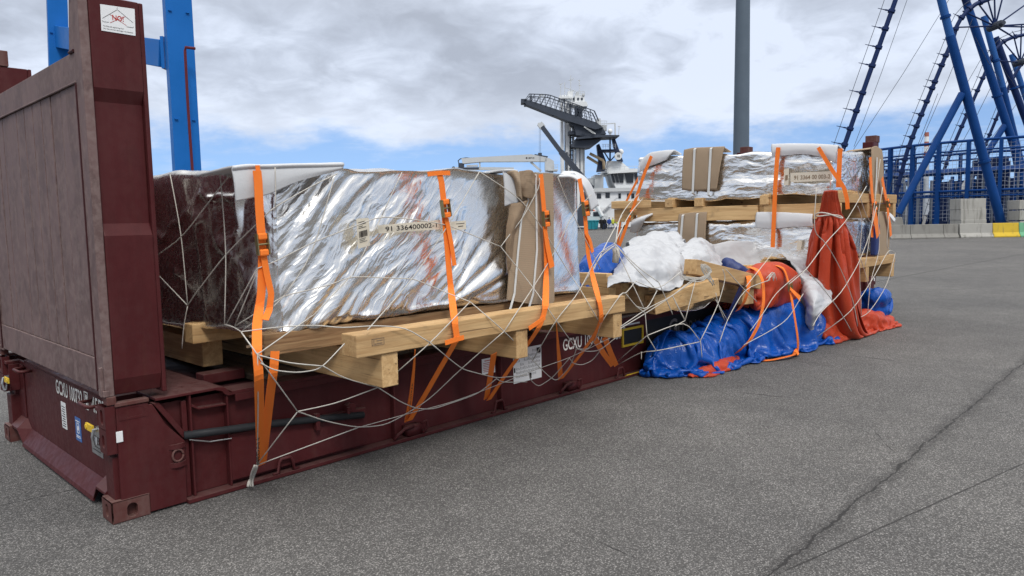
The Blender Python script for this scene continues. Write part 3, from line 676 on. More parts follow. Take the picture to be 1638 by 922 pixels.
# ------------------------------------------------------------------ draped sheeting: a small position-based cloth solver
def relax(P, ru, rv, collide, steps=110, iters=7, damp=.93, grav=5.5, bend=.22, pins=None, dt=1/45, fric=.2):
    """P (m, n, 3) start positions, ru / rv rest lengths along the two grid directions"""
    P = P.copy(); V = np.zeros_like(P); m, n = P.shape[:2]; rd = math.hypot(ru, rv)
    def con(a, b, L, k):
        A, B = P[a], P[b]; D = B-A; l = np.sqrt((D*D).sum(-1, keepdims=True))+1e-9; c = D*(.5*k*(l-L)/l); P[a] = A+c; P[b] = B-c
    S = np.s_
    sets = []
    for o in (0, 1):
        e = (m-1-o)//2*2+o; f = (n-1-o)//2*2+o
        sets.append((S[o:e:2, :], S[o+1:e+1:2, :], ru, 1.0)); sets.append((S[:, o:f:2], S[:, o+1:f+1:2], rv, 1.0))
        sets.append((S[o:e:2, :-1], S[o+1:e+1:2, 1:], rd, .5)); sets.append((S[o:e:2, 1:], S[o+1:e+1:2, :-1], rd, .5))
    bs = []
    for o in range(4):
        bs.append((S[o:m-2:4, :], S[o+2:m:4, :], 2*ru, bend)); bs.append((S[:, o:n-2:4], S[:, o+2:n:4], 2*rv, bend))
    def fixs(q):
        a, b, L, k = q; la, lb = P[a].shape, P[b].shape
        return la == lb
    sets = [q for q in sets if fixs(q)]
    bb = []
    for a, b, L, k in bs:
        if P[a].shape != P[b].shape:
            mm = min(P[a].shape[0], P[b].shape[0]); nn = min(P[a].shape[1], P[b].shape[1])
            ia = np.arange(m)[a[0]][:mm]; ib = np.arange(m)[b[0]][:mm]; ja = np.arange(n)[a[1]][:nn]; jb = np.arange(n)[b[1]][:nn]
            a, b = np.ix_(ia, ja), np.ix_(ib, jb)
        bb.append((a, b, L, k))
    Q0 = P.copy()
    for s in range(steps):
        V[..., 2] -= grav*dt; old = P.copy(); P += V*dt
        for _ in range(iters):
            for q in sets: con(*q)
            for q in bb: con(*q)
            if pins is not None: P[pins] = Q0[pins]
        hit = collide(P)
        V = (P-old)/dt*damp; V[hit] *= fric
        sp = np.sqrt((V*V).sum(-1, keepdims=True)); V *= np.minimum(1, 1.6/np.maximum(sp, 1e-6))
    return P
def heap_collide(path, rads, rack=True, floor=.008):
    path = np.asarray(path, float); rads = np.asarray(rads, float)
    def f(P):
        hit = np.zeros(P.shape[:2], bool)
        best = None
        for a, b, ra, rb in zip(path[:-1], path[1:], rads[:-1], rads[1:]):
            d = b-a; t = np.clip(((P-a) @ d)/(d @ d), 0, 1); c = a+t[..., None]*d; D = P-c; l = np.sqrt((D*D).sum(-1))+1e-9; r = ra+(rb-ra)*t
            pen = r-l; k = pen > 0
            if k.any(): P[k] += (D/l[..., None]*pen[..., None])[k]; hit |= k
        if rack:
            k = (P[..., 2] < .655) & (P[..., 1] > -.035) & (P[..., 0] > 0) & (P[..., 0] < 12.19); kk = k & (P[..., 1] < .30) & (P[..., 2] < .60); P[..., 1] = np.where(kk, -.035, P[..., 1]); k2 = k & ~kk; P[..., 2] = np.where(k2, .655, P[..., 2]); hit |= k
        k = P[..., 2] < floor; P[..., 2] = np.where(k, floor, P[..., 2]); hit |= k
        return hit
    return f
def heap_cloth(path, rads, m, n, gu=1.3, gv=1.3, seed=0, a0=-35, a1=200, start=1.18, steps=110, rack=True, noise=.05, front=None, spread=0.0, bend=.22, obst=1.0, pin=False, fric=.2, zf=None):
    path = np.asarray(path, float); rads = np.asarray(rads, float); path0, rads0 = path, rads
    d0 = path[0]-path[1]; d1 = path[-1]-path[-2]; d0[2] = d1[2] = 0; d0 /= np.linalg.norm(d0); d1 /= np.linalg.norm(d1)
    zf = zf if zf is not None else (.4 if rack else .9)
    def ext(p, d, r, kk, zf): z_ = p[2]*zf; return np.array([p[0]+d[0]*r*kk, p[1]+d[1]*r*kk, max(.03, z_)])
    path = np.vstack([ext(path[0], d0, rads[0], 1.15, zf), path, ext(path[-1], d1, rads[-1], 1.15, zf)]); rads = np.r_[rads[0]*.45, rads, rads[-1]*.45]; k = len(path)
    t = np.linspace(0, k-1, m); i = np.minimum(t.astype(int), k-2); f = (t-i)[:, None]
    C_ = path[i]*(1-f)+path[i+1]*f; R_ = rads[i]*(1-f[:, 0])+rads[i+1]*f[:, 0]
    for _ in range(8): C_[1:-1] = .25*C_[:-2]+.5*C_[1:-1]+.25*C_[2:]
    T = np.gradient(C_, axis=0); T /= np.linalg.norm(T, axis=1)[:, None]
    S = np.cross(T, np.array([0, 0, 1.0])); S /= np.linalg.norm(S, axis=1)[:, None]
    if (S[:, 1].mean()) > 0: S = -S
    U = np.array([0, 0, 1.0])
    a = np.radians(np.linspace(a0, a1, n)); rr = R_*start+.02
    e = np.linspace(0, 1, m); endk = 1-.0*e
    P = C_[:, None]+(S[:, None]*np.cos(a)[None, :, None]+U*np.sin(a)[None, :, None])*rr[:, None, None]
    if spread: P += S[:, None]*(np.clip(-a, 0, 1)*spread)[None, :, None]
    P[..., 2] = np.maximum(P[..., 2], .02)
    Lu = np.linalg.norm(np.diff(P[:, n//2], axis=0), axis=1).sum(); Lv = np.linalg.norm(np.diff(P[m//2], axis=0), axis=1).sum()
    N3 = np.stack([fbm(P*5+9.1*c, 3, seed+c*5) for c in range(3)], -1); P = P+N3*noise*np.array([1, 1, .6]); P[..., 2] = np.maximum(P[..., 2], .012)
    pm = None
    if pin: pm = np.zeros((m, n), bool); pm[:, :2] = True; pm[:, -2:] = True; pm[:2] = True; pm[-2:] = True
    ob = rads0*obst*(1+.22*vn(path0*3, seed+50))
    return relax(P, Lu*gu/(m-1), Lv*gv/(n-1), heap_collide(path0, ob, rack), steps, bend=bend, pins=pm, fric=fric)

def cloth_obj(A, name, mat, label, cat, group, seed=0, amp=.010, parent=None, t=.004, ridge_=0):
    N = np.cross(np.gradient(A, axis=0), np.gradient(A, axis=1)); N /= np.linalg.norm(N, axis=2)[..., None]+1e-9
    if ridge_:
        rdg = lambda X, q_: 1-2*np.abs(vn(X, q_))**.8
        Q = A*np.array([1.0, 1.3, 1.5])*4.6; Q = Q+.8*np.stack([fbm(Q*.5+7.7*k, 2, seed+k) for k in range(3)], -1)
        A = A+N*(ridge_*(rdg(Q, seed+2)+.45*rdg(Q*2.2+3, seed+3)))[..., None]
    A = A+N*(amp*(crumple(A, 4.5, 7, seed)+.45*crumple(A, 15, 6, seed+1)))[..., None]; A[..., 2] = np.maximum(A[..., 2], .005)
    mb = MB(); mb.grid(A); o = mb.build(name, M[mat], parent, smooth=True, fix=False)
    sb = o.modifiers.new('sub', 'SUBSURF'); sb.levels = 1; sb.render_levels = 1
    so = o.modifiers.new('solid', 'SOLIDIFY'); so.thickness = t; so.offset = 0
    if label: tag(o, label, cat, group)
    return o
def heap(pts, rads, name, mat, label, cat, group, seed, m=80, n=44, t=.004, ridge_=.012, **k):
    return cloth_obj(heap_cloth(np.array(pts), np.array(rads), m, n, seed=seed, **k), name, mat, label, cat, group, seed, t=t, ridge_=ridge_)
# ------------------------------------------------------------------ wrapped boxes
def foil_box(x0, x1, y0, y1, z0, z1, step, disp, round_=.03, faces='-y-x+z+x+y', stepb=.06):
    """closed box of fine grids; every point pushed along its rounded normal by disp(P, N)"""
    lo = np.array([x0, y0, z0]); hi = np.array([x1, y1, z1]); c = (lo+hi)/2; hs = (hi-lo)/2
    mb = MB(); key = {}
    nx, ny, nz = [max(4, int(round(d/step))) for d in hi-lo]
    n = (nx, ny, nz); V = []; F = []
    def vid(i, j, k):
        q = (i, j, k)
        if q not in key: key[q] = len(V); V.append((i/nx, j/ny, k/nz))
        return key[q]
    def quad(a, b, cc, d): F.append((vid(*a), vid(*b), vid(*cc), vid(*d)))
    for i in range(nx):
        for k in range(nz):
            quad((i,0,k),(i+1,0,k),(i+1,0,k+1),(i,0,k+1)); quad((i,ny,k),(i,ny,k+1),(i+1,ny,k+1),(i+1,ny,k))
    for j in range(ny):
        for k in range(nz):
            quad((0,j,k),(0,j,k+1),(0,j+1,k+1),(0,j+1,k)); quad((nx,j,k),(nx,j+1,k),(nx,j+1,k+1),(nx,j,k+1))
    for i in range(nx):
        for j in range(ny):
            quad((i,j,nz),(i+1,j,nz),(i+1,j+1,nz),(i,j+1,nz)); quad((i,j,0),(i,j+1,0),(i+1,j+1,0),(i+1,j,0))
    P = lo+np.array(V)*(hi-lo)
    r = round_; inner = np.clip(P, lo+r, hi-r); N = P-inner; L = np.linalg.norm(N, axis=1)[:, None]
    N = N/np.maximum(L, 1e-9); P = inner+N*r
    flat = (L[:, 0] < 1e-9); N[flat] = 0
    P = disp(P, N)
    mb.v = [tuple(p) for p in P]; mb.f = F; mb.mi = [0]*len(F)
    return mb
def sst(x, a, b): t = np.clip((x-a)/(b-a), 0, 1); return t*t*(3-2*t)

BX0, BX1, BY0, BY1, BZ0, BZ1 = .80, 3.54, -.42, 2.25, 1.0, 1.925
def disp_main(P, N):
    x, y, z = P[:, 0], P[:, 1], P[:, 2]
    wy = np.clip(-N[:, 1], 0, 1); wx = np.clip(-N[:, 0], 0, 1); wz = np.clip(N[:, 2], 0, 1)
    # diagonal folds over the long face, fanning from its lower near corner
    th = np.radians(46-9*sst(x, .9, 2.4)+34*sst(x, 2.1, 2.75))
    u = (x-1.0)*np.cos(th)+(z-1.0)*np.sin(th); v = -(x-1.0)*np.sin(th)+(z-1.0)*np.cos(th)
    w = v*17+1.1*vn(np.stack([u*1.1, v*2.4, x*0], -1), 3)+.3*vn(np.stack([u*3, v*7, x*0], -1), 4)
    env = .45+.55*vn(np.stack([u*1.4, v*5, x*0+3], -1), 5)
    f1 = (np.abs(np.sin(w*1.6))**.7)*np.clip(env, 0, 1)
    f2 = ridge(v*23+1.4*vn(np.stack([u*2.2, v*5, x*0], -1), 8))*np.clip(vn(np.stack([u*2.0, v*6, x*0+9], -1), 9), 0, 1)
    amp = .022*(1-sst(x, 1.75, 2.35))+.0015
    amp = amp*(1-.55*sst(x, 3.0, 3.2))
    # fan of steep folds low beside the cardboard
    cx, cz = 1.72+.0*x, .93
    ang = np.arctan2(z-.985, x-1.93); fan = np.abs(np.sin(ang*13+.5*vn(np.stack([ang*4, x*3, z*3], -1), 14)))**.8
    fw = sst(x, 1.98, 2.25)*(1-sst(x, 2.62, 2.70))*(1-sst(z, 1.15, 1.62))*sst(ang, .12, .3)
    d1 = amp*f1+.014*f2*(1-.92*sst(x, 2.15, 2.4))+fw*.034*fan
    fine = .0045*crumple(P*np.array([1, 1, 1.25]), 6, 6, 5)+.0010*fbm(P*17, 2, 60)
    # the face towards the end wall: slack crumple with some vertical creases
    d2 = .085*crumple(P*np.array([1, 1, .8]), 1.9, 7, 21, .2)+.020*crumple(P, 5, 6, 25, .2)
    cz1 = vn(P*np.array([2.6, 2.6, 2.1])+.5*fbm(P*3, 2, 71)[:, None], 72); cz2 = vn(P*np.array([4.2, 4.2, 3.0])+9, 73); mk = np.clip(.35+1.2*vn(P*2.1, 74), 0, 1)
    d2 = d2+.026*np.exp(-(cz1/.075)**2)*mk+.014*np.exp(-(cz2/.09)**2)*np.clip(mk+.2, 0, 1)+.03*sst(z, 1.55, 1.9)*crumple(P, 5.5, 6, 77, .2)
    d3 = .03*crumple(P, 2.2, 6, 33)+.014*crumple(P, 6, 5, 35)
    sidew = wy+wx+wz+1e-6
    d = (wy*(d1+fine*(1-.5*sst(x, 2.2, 2.5)))+wx*d2+wz*d3)/np.maximum(sidew, 1e-6)
    base = np.where((N**2).sum(1) > .5, 1, 0)
    Q = P+N*(d*base)[:, None]
    Q[:, 1] += .085*np.clip((z-BZ0)/(BZ1-BZ0), 0, 1)*wy-.012*wy      # the long face leans back a little
    tcx = np.clip(1-(x-BX0)/.42, 0, 1); tcy = np.clip(1-(y-BY0)/.35, 0, 1); Q[:, 1] += .10*wy*tcx**2; Q[:, 0] += .07*wx*tcy**2      # slack film rounds the near corner
    Q[:, 0] -= .14*(np.clip(y, BY0, BY1)-BY0)*(1-sst(x, BX0, BX0+1.2))      # the crate stands a little askew to the wall
    # slack at the bottom edge, bulge at the far corner
    k = sst(z, 1.06, .995)*wy; Q[:, 1] += .03*k*vn(np.stack([x*5, x*0, x*0], -1), 40)
    Q[:, 2] += k*.03*vn(np.stack([x*3.1, x*0+7, x*0], -1), 41)
    k2 = sst(z, 1.10, .99)*wx; Q[:, 2] += -k2*(.035+.05*vn(np.stack([y*2.3, y*0+2, y*0], -1), 43))
    Q[:, 2] += wz*(.012+.025*fbm(np.stack([x*2.2, y*2.2, x*0], -1), 3, 44))+.02*wz*sst(x, 2.2, 3.4)
    return Q
box1 = thing('foil_wrapped_crate', ((BX0+BX1)/2, (BY0+BY1)/2, BZ0), 'large near crate in silver foil, its end mirroring the dark red wall', 'crate', 'foil wrapped crates')
foil_box(BX0, BX1, BY0, BY1, BZ0, BZ1, .016, disp_main, .035).build('foil_wrap', M['foil'], box1, smooth=True, fix=False)

def poly_plate(px, Y, t=.01, n=None):
    P = [onY(x, y, Y) for x, y in px]; return P
def plate(px, Y, t, name, mat, parent, bevel=.0, **k):
    mb = MB(); mb.prism([onY(x, y, Y) for x, y in px], (0, t, 0)); return mb.build(name, M[mat], parent, bevel=bevel, **k)
def patch(ctrl, nu, nv, amp=.0, freq=5, seed=0, warp=.35, sec=.35):
    """smooth sheet through a small grid of points, crumpled"""
    A = np.asarray(ctrl, float)
    def interp(A, n):                         # Catmull-Rom along axis 0
        m = A.shape[0]; t = np.linspace(0, m-1, n); i = np.minimum(t.astype(int), m-2); f = (t-i)[:, None, None]
        g = lambda k: A[np.clip(k, 0, m-1)]
        p0, p1, p2, p3 = g(i-1), g(i), g(i+1), g(i+2)
        p0 = np.where((i == 0)[:, None, None], 2*p1-p2, p0); p3 = np.where((i == m-2)[:, None, None], 2*p2-p1, p3)
        return .5*(2*p1+(p2-p0)*f+(2*p0-5*p1+4*p2-p3)*f**2+(3*p1-p0-3*p2+p3)*f**3)
    B = interp(A, nu); B = interp(B.transpose(1, 0, 2), nv).transpose(1, 0, 2)
    du = np.gradient(B, axis=0); dv = np.gradient(B, axis=1); N = np.cross(du, dv); N /= np.linalg.norm(N, axis=2)[..., None]+1e-9
    if amp: B = B+N*(amp*(crumple(B, freq, 7, seed, warp)+sec*crumple(B, freq*2.7, 6, seed+3, warp)))[..., None]
    return B, N
def sheet(ctrl, name, mat, parent=None, nu=60, nv=60, amp=0, freq=5, seed=0, t=.003, smooth=True, warp=.35, auto=None, sec=.35):
    B, N = patch(ctrl, nu, nv, amp, freq, seed, warp, sec)
    mb = MB(); mb.grid(B)
    o = mb.build(name, M[mat] if isinstance(mat, str) else mat, parent, smooth=smooth, fix=False, auto=auto)
    s = o.modifiers.new('solid', 'SOLIDIFY'); s.thickness = t; s.offset = 0
    return o
FY = BY0-.040            # just outside the folds of the long face
# foam sheets over the upper edge
def foam_drape(pxs, Y, name='foam_sheet', mat='foam', parent=box1, seed=1, top=.5):
    rows = []
    for (xt, yt), (xb, yb) in pxs:
        a = onY(xt, yt, Y); b = onY(xb, yb, Y); c = np.array([a[0]+.02, a[1]+top, a[2]+.005]); m = np.array([a[0], a[1]+.03, a[2]+.02])
        rows.append([c, m, a, (a+b)/2+np.array([0, -.008, 0]), b])
    return sheet(rows, name, mat, parent, 40, 40, .007, 4, seed, .014)
foam_drape([((371, 274), (377, 322)), ((398, 271), (402, 317)), ((425, 271), (428, 311)), ((470, 269), (472, 292)), ((515, 268), (515, 279)), ((548, 267), (546, 270))], FY-.015)
foam_drape([((805, 277), (808, 330)), ((815, 277), (818, 327)), ((826, 278), (828, 325))], FY-.012, seed=5)
# roll of foam at the far upper corner
rows = []
for (xa, ya), (xb, yb), Ya, Yb in (((900, 276), (893, 283), -.1, -.40), ((922, 278), (914, 284), -.1, -.46), ((938, 288), (930, 296), -.12, -.50), ((948, 304), (938, 312), -.12, -.50), ((957, 330), (945, 338), -.14, -.48)):
    a = onY(xa, ya, Ya); b = onY(xb, yb, Yb); rows.append([a, (a+b)/2+np.array([.03, 0, .02]), b])
sheet(rows, 'foam_sheet', 'foam', box1, 30, 24, .010, 6, 7, .016)
# cardboard: the big panel, torn flaps at its upper left, edge protectors
plate([(812, 480), (815, 440), (812, 400), (816, 330), (826, 322), (832, 305), (846, 276), (885, 278), (887, 480), (884, 486), (850, 487)], FY-.016, .012, 'cardboard_panel', 'card', box1)
rows = [[onY(831, 274, FY-.04), onY(848, 273, FY-.03), onY(857, 282, FY-.03)], [onY(828, 294, FY-.05), onY(842, 296, FY-.06), onY(855, 300, FY-.04)], [onY(834, 312, FY-.03), onY(842, 317, FY-.05), onY(852, 318, FY-.04)]]
sheet(rows, 'torn_flap', 'card_dark', box1, 24, 24, .02, 12, 11, .006)
rows = [[onY(810, 276, FY-.02), onY(822, 273, FY-.05), onY(832, 278, FY-.03)], [onY(822, 290, FY-.02), onY(829, 292, FY-.07), onY(834, 298, FY-.04)], [onY(826, 318, FY-.02), onY(831, 316, FY-.05), onY(835, 322, FY-.03)]]
sheet(rows, 'torn_flap', 'card', box1, 20, 20, .015, 12, 12, .006)
rows = [[onY(817, 326, FY-.03), onY(833, 324, FY-.05), onY(845, 320, FY-.04)], [onY(811, 360, FY-.02), onY(824, 355, FY-.08), onY(836, 345, FY-.03)], [onY(809, 395, FY-.02), onY(816, 390, FY-.06), onY(823, 378, FY-.03)], [onY(812, 436, FY-.02), onY(815, 430, FY-.03), onY(818, 424, FY-.025)]]
sheet(rows, 'torn_flap', 'card_dark', box1, 24, 24, .02, 11, 13, .006)
# cardboard folded round the far end of the end face
mb = MB(); mb.box(BX0-.37, BX0-.355, 1.70, 2.30, 1.02, 1.93); mb.box(BX0-.37, BX0+.1, 1.70, 2.30, 1.932, 1.945); mb.build('cardboard_edge', M['card'], box1, bevel=.004)
mb = MB(); mb.box(BX0-.36, BX0-.35, 1.66, 1.70, 1.3, 1.92); mb.build('foam_strip', M['foam'], box1)
# white plastic bands
for px in ([(847, 280), (845, 320), (834, 350), (829, 400), (823, 470), (812, 510)], [(857, 279), (858, 330), (859, 400), (853, 470), (840, 513)]):
    pts = [onY(x, y, FY-.022) for x, y in px]; pts[-1] = onY(*px[-1], FY-.05)
    mb = MB(); mb.ribbon(pts, X_, .020, .002); mb.build('plastic_band', M['band'], box1)
# labels
lb = plate([(570, 350), (590, 349), (592, 393), (573, 398)], FY-.004, .002, 'barcode_label', 'cream', box1)
mb = MB(); o = onY(574, 394, FY-.0055); a = onY(591, 389, FY-.0055)-o; b = onY(571, 352, FY-.0055)-o
ax = a/np.linalg.norm(a); bz = b/np.linalg.norm(b); la, lbn = np.linalg.norm(a), np.linalg.norm(b)
rng = random.Random(2); q = .12
while q < .88:
    w_ = rng.choice((.015, .03, .045)); mb.obox(o+ax*la*(q+w_/2)+bz*lbn*.42, ax, Y_, bz, la*w_, .001, lbn*.24); q += w_+rng.choice((.02, .035))
for k, s in ((.12, .7), (.18, .5), (.24, .6), (.66, .7), (.72, .4), (.80, .7), (.88, .6)): mb.obox(o+ax*la*(.1+s/2)+bz*lbn*k, ax, Y_, bz, la*s, .001, lbn*.018)
mb.build('print', M['dark'], lb)
lb = plate([(604, 361), (704, 352), (705, 367), (606, 374)], FY-.004, .002, 'number_label', 'cream', box1)
o = onY(617, 370.5, FY-.0055); a = onY(699, 363.5, FY-.0055)-o; ax = a/np.linalg.norm(a); up = np.cross(ax, Y_); up = up*np.sign(up[2])
text_mb('91 336400002-1', o, ax, up, .030, np.linalg.norm(a), .008).build('lettering', M['dark'], lb)
lb = plate([(719, 355), (745, 353), (746, 367), (722, 369)], FY-.004, .002, 'paper_label', 'cream', box1)
mb = MB(); mb.prism([onY(x, y, FY-.0055) for x, y in ((730, 358), (743, 357), (743, 357.8), (730, 358.8))], (0, .001, 0)); mb.prism([onY(x, y, FY-.0055) for x, y in ((733, 362), (741, 361.2), (741, 362.3), (733, 363.2))], (0, .001, 0)); mb.build('print', M['dark'], lb)

# ------------------------------------------------------------------ pallet under it
def pallet(loc, label): return thing('timber_pallet', loc, label, 'pallet', 'timber pallets under the crates')
p1 = pallet((2.2, .9, .66), 'timber pallet of thick beams under the large near crate, jutting over the rack side')
def tb(p, mat, parent, x0, x1, y0, y1, z0, z1, name='beam', stamp=None, jit=0):
    mb = MB(); mb.box(x0, x1, y0, y1, z0, z1); return mb.build(name, M[mat], parent, bevel=.006)
for x in (1.225, 2.345, 3.465): tb(p1, 'woodY', p1, x, x+.115, -.80, 2.95, .652, .850, 'cross_beam')
tb(p1, 'woodY', p1, .765, .90, .545, 2.9, .676, .862, 'cross_beam')
tb(p1, 'woodX', p1, 1.048, 3.605, -.815, -.665, .853, .982, 'long_beam')
b2 = tb(p1, 'woodE', p1, .72, 3.58, -.40, -.27, .864, .988, 'long_beam')
for y in (.38, 1.1, 1.8): tb(p1, 'woodX', p1, .64 if y < .5 else .9, 3.58, y, y+.13, .864, .988, 'long_beam')
# the square grade stamps on the beams
def stamp(x0, x1, z0, z1, y, parent):
    mb = MB()
    for a, b, c, d in ((x0, x1, z0, z0+.003), (x0, x1, z1-.003, z1), (x0, x0+.003, z0, z1), (x1-.003, x1, z0, z1), (x0+.012, x0+.016, z0+.006, z1-.006), (x0+.02, x0+.03, z0+.006, z0+.012), (x0+.034, x1-.01, z1-.016, z1-.011), (x0+.034, x1-.014, z0+.008, z0+.013)): mb.box(a, b, y-.001, y+.001, c, d)
    mb.build('stamp', M['card_dark'], parent)
stamp(1.15, 1.235, .91, .95, -.816, p1)
# bark splinters on the rough beam end
mb = MB()
for k in range(16):
    y = -.40+.13*random.Random(k).random(); z = .875+.1*random.Random(k+50).random(); L = random.Random(k+90).uniform(.01, .05)
    mb.beam((.72, y, z), (.72-L, y+.004, z-.004), .012, .012)
mb.build('splintered_end', M['card_dark'], b2)
plate([(753, 690), (1, 1), (2, 2)], 0, .001, 'x', 'card', p1) if False else None
# ------------------------------------------------------------------ straps and net of the near crate
PROF = [(.35, 2.02), (BY0-.088, 1.965), (BY0-.088, 1.14), (-.838, 1.0), (-.838, .85), (-.045, .055)]
def onprof(x, y, off=0.0):
    d = ray(x, y); best = None
    for (a, b), (c, e) in zip(PROF[:-1], PROF[1:]):
        # CAM + d t lies on a + s (c-a)
        A = np.array([[d[1], -(c-a)], [d[2], -(e-b)]]); r = np.array([a-CAM[1], b-CAM[2]])
        if abs(np.linalg.det(A)) < 1e-9: continue
        t, s = np.linalg.solve(A, r)
        if -.001 <= s <= 1.001 and t > 0 and (best is None or t < best): best = t
    if best is None: return onY(x, y, -.05-off)
    return CAM+d*(best-off/np.linalg.norm(d))
def dens(px, n=5):
    out = []
    for (a, b), (c, d) in zip(px[:-1], px[1:]):
        for k in range(n): out.append((a+(c-a)*k/n, b+(d-b)*k/n))
    return out+[px[-1]]
def smooth(P, it=2):
    P = np.asarray(P, float)
    for _ in range(it):
        Q = P.copy(); Q[1:-1] = .25*P[:-2]+.5*P[1:-1]+.25*P[2:]; P = Q
    return P
def ratchet(root, P, d, w=.055):
    d = np.asarray(d, float)/np.linalg.norm(d); out = -Y_; s = np.cross(d, out)
    P = np.asarray(P, float)
    mb = MB()
    for sg in (-1, 1): mb.obox(P+s*sg*w*.56+out*.016, d, s, out, .115, .005, .030)
    for k in (-.05, 0, .05): mb.cone(P+d*k-s*w*.56+out*.016, P+d*k+s*w*.56+out*.016, .006, .006, 8)
    mb.build('ratchet', M['brass'], root)
    for k in (-.042, .045):
        mb = MB(); mb.obox(P+d*k+out*.024, d, s, out, .036, w*.95, .020); mb.build('strap_loop', M['orange'], root, bevel=.008)
def strap(label, main, w=.048, rat=None, extra=(), wd=X_, conv=onprof, off=.012, group='orange lashing straps', text=None):
    P = smooth([conv(x, y, off) for x, y in dens(main)], 1)
    root = thing('lashing_strap', P[-1], label, 'strap', group)
    mb = MB(); mb.ribbon(P, wd, w, .003); mb.build('webbing', M['orange'], root)
    for e in extra:
        px, o2 = e[0], e[1]; ww = e[2] if len(e) > 2 else w; cv = e[3] if len(e) > 3 else conv; wdd = e[4] if len(e) > 4 else wd
        mb = MB(); Q = smooth([cv(x, y, o2) for x, y in dens(px)], 1)
        mb.ribbon(Q, wdd, ww if not isinstance(ww, tuple) else np.linspace(ww[0], ww[1], len(Q)), .003); mb.build('strap_end', M['orange'], root)
    if rat:
        a, b = conv(*rat[0], off+.006), conv(*rat[1], off+.006); ratchet(root, (a+b)/2, b-a)
    if text:
        (x0, y0), (x1, y1), s, h = text; a = conv(x0, y0, off+.004); b = conv(x1, y1, off+.004); ax = (b-a)/np.linalg.norm(b-a); up = np.cross(np.cross(ax, Y_), ax)*0+np.cross(ax, Y_)
        text_mb(s, a, ax, up, h, np.linalg.norm(b-a), .01).build('lettering', M['dark'], root)
    return root
strap('orange ratchet strap over the white foam nearest the burgundy post, fastened by the rope knot',
      [(411, 273), (413, 290), (415, 335), (418, 375), (420, 400), (419, 440), (418, 470), (411, 520), (411, 560), (414, 600), (415, 640), (416, 690), (418, 744)],
      rat=((416, 377), (419, 405)), extra=[([(440, 562), (438, 590), (433, 625), (428, 670), (420, 742)], -.02), ([(421, 405), (427, 440), (434, 470), (431, 495), (424, 512)], .03, .036), ([(409, 272), (416, 272)], .0)],
      text=((415, 742), (415, 700), 'NEDAN', .028))
strap('orange ratchet strap crossing the number label on the near crate, running to the rail hook',
      [(702, 276), (706, 290), (709, 315), (711, 345), (715, 390), (718, 430), (722, 470), (728, 520), (731, 541), (726, 552), (705, 588), (680, 632), (655, 673)],
      rat=((709, 322), (712, 345)), extra=[([(684, 279), (700, 277), (720, 277)], .02, .03, onprof, Z_), ([(714, 350), (722, 390), (727, 425)], .028, .036), ([(712, 549), (730, 543), (742, 540)], .02, .03, onprof, Z_), ([(664, 560), (662, 590), (658, 630), (651, 674)], -.03, (.006, .042))],
      text=((655, 668), (661, 612), 'STRONGSTRAP', .018))
strap('orange ratchet strap over the brown cardboard panel with a wide loose tail',
      [(865, 279), (868, 310), (871, 345), (873, 390), (874, 430), (873, 480), (871, 500), (862, 525), (845, 550), (815, 590), (782, 640)],
      rat=((870, 338), (872, 362)), extra=[([(871, 362), (876, 395), (883, 428)], .035, (.04, .06)), ([(846, 526), (862, 515), (872, 508)], .02, .03, onprof, Z_), ([(790, 566), (784, 605), (778, 638)], -.03)])
strap('orange ratchet strap at the far corner of the near crate, beside the foam roll',
      [(927, 286), (932, 318), (936, 345), (938, 375), (941, 410), (950, 450), (961, 492), (962, 512), (953, 533), (930, 566), (898, 606)],
      rat=((933, 322), (936, 345)), extra=[([(937, 372), (944, 385), (948, 404)], .03, .036), ([(890, 518), (893, 560), (897, 606)], -.03, (.004, .05)), ([(949, 538), (965, 565), (980, 585)], -.03), ([(967, 540), (977, 565), (986, 585)], -.03)])
def onend(x, y, off=0):      # on the askew end face
    d = ray(x, y); n_ = np.array([1, .14, 0]); o_ = np.array([BX0-.045-off, BY0, 0]); return CAM+d*(((o_-CAM) @ n_)/(d @ n_))
NET = []
def cord(px, conv=onprof, off=.02, r=.0035, sm=2, lst=None):
    (NET if lst is None else lst).append((smooth([conv(x, y, off) for x, y in dens(px, 4)], sm), r))
E_ = onend
for px in ([(272, 279), (290, 374), (300, 488)], [(351, 276), (354, 297), (362, 405), (359, 519)], [(250, 410), (292, 380), (354, 297), (367, 281)], [(250, 437), (300, 489)],
           [(300, 489), (312, 471), (362, 405), (432, 338)], [(359, 519), (373, 523), (386, 531)], [(362, 519), (411, 430)], [(375, 523), (413, 431)], [(386, 531), (435, 493)], [(375, 523), (432, 487)], [(300, 490), (294, 520), (291, 558)]):
    cord(px, E_, .02)
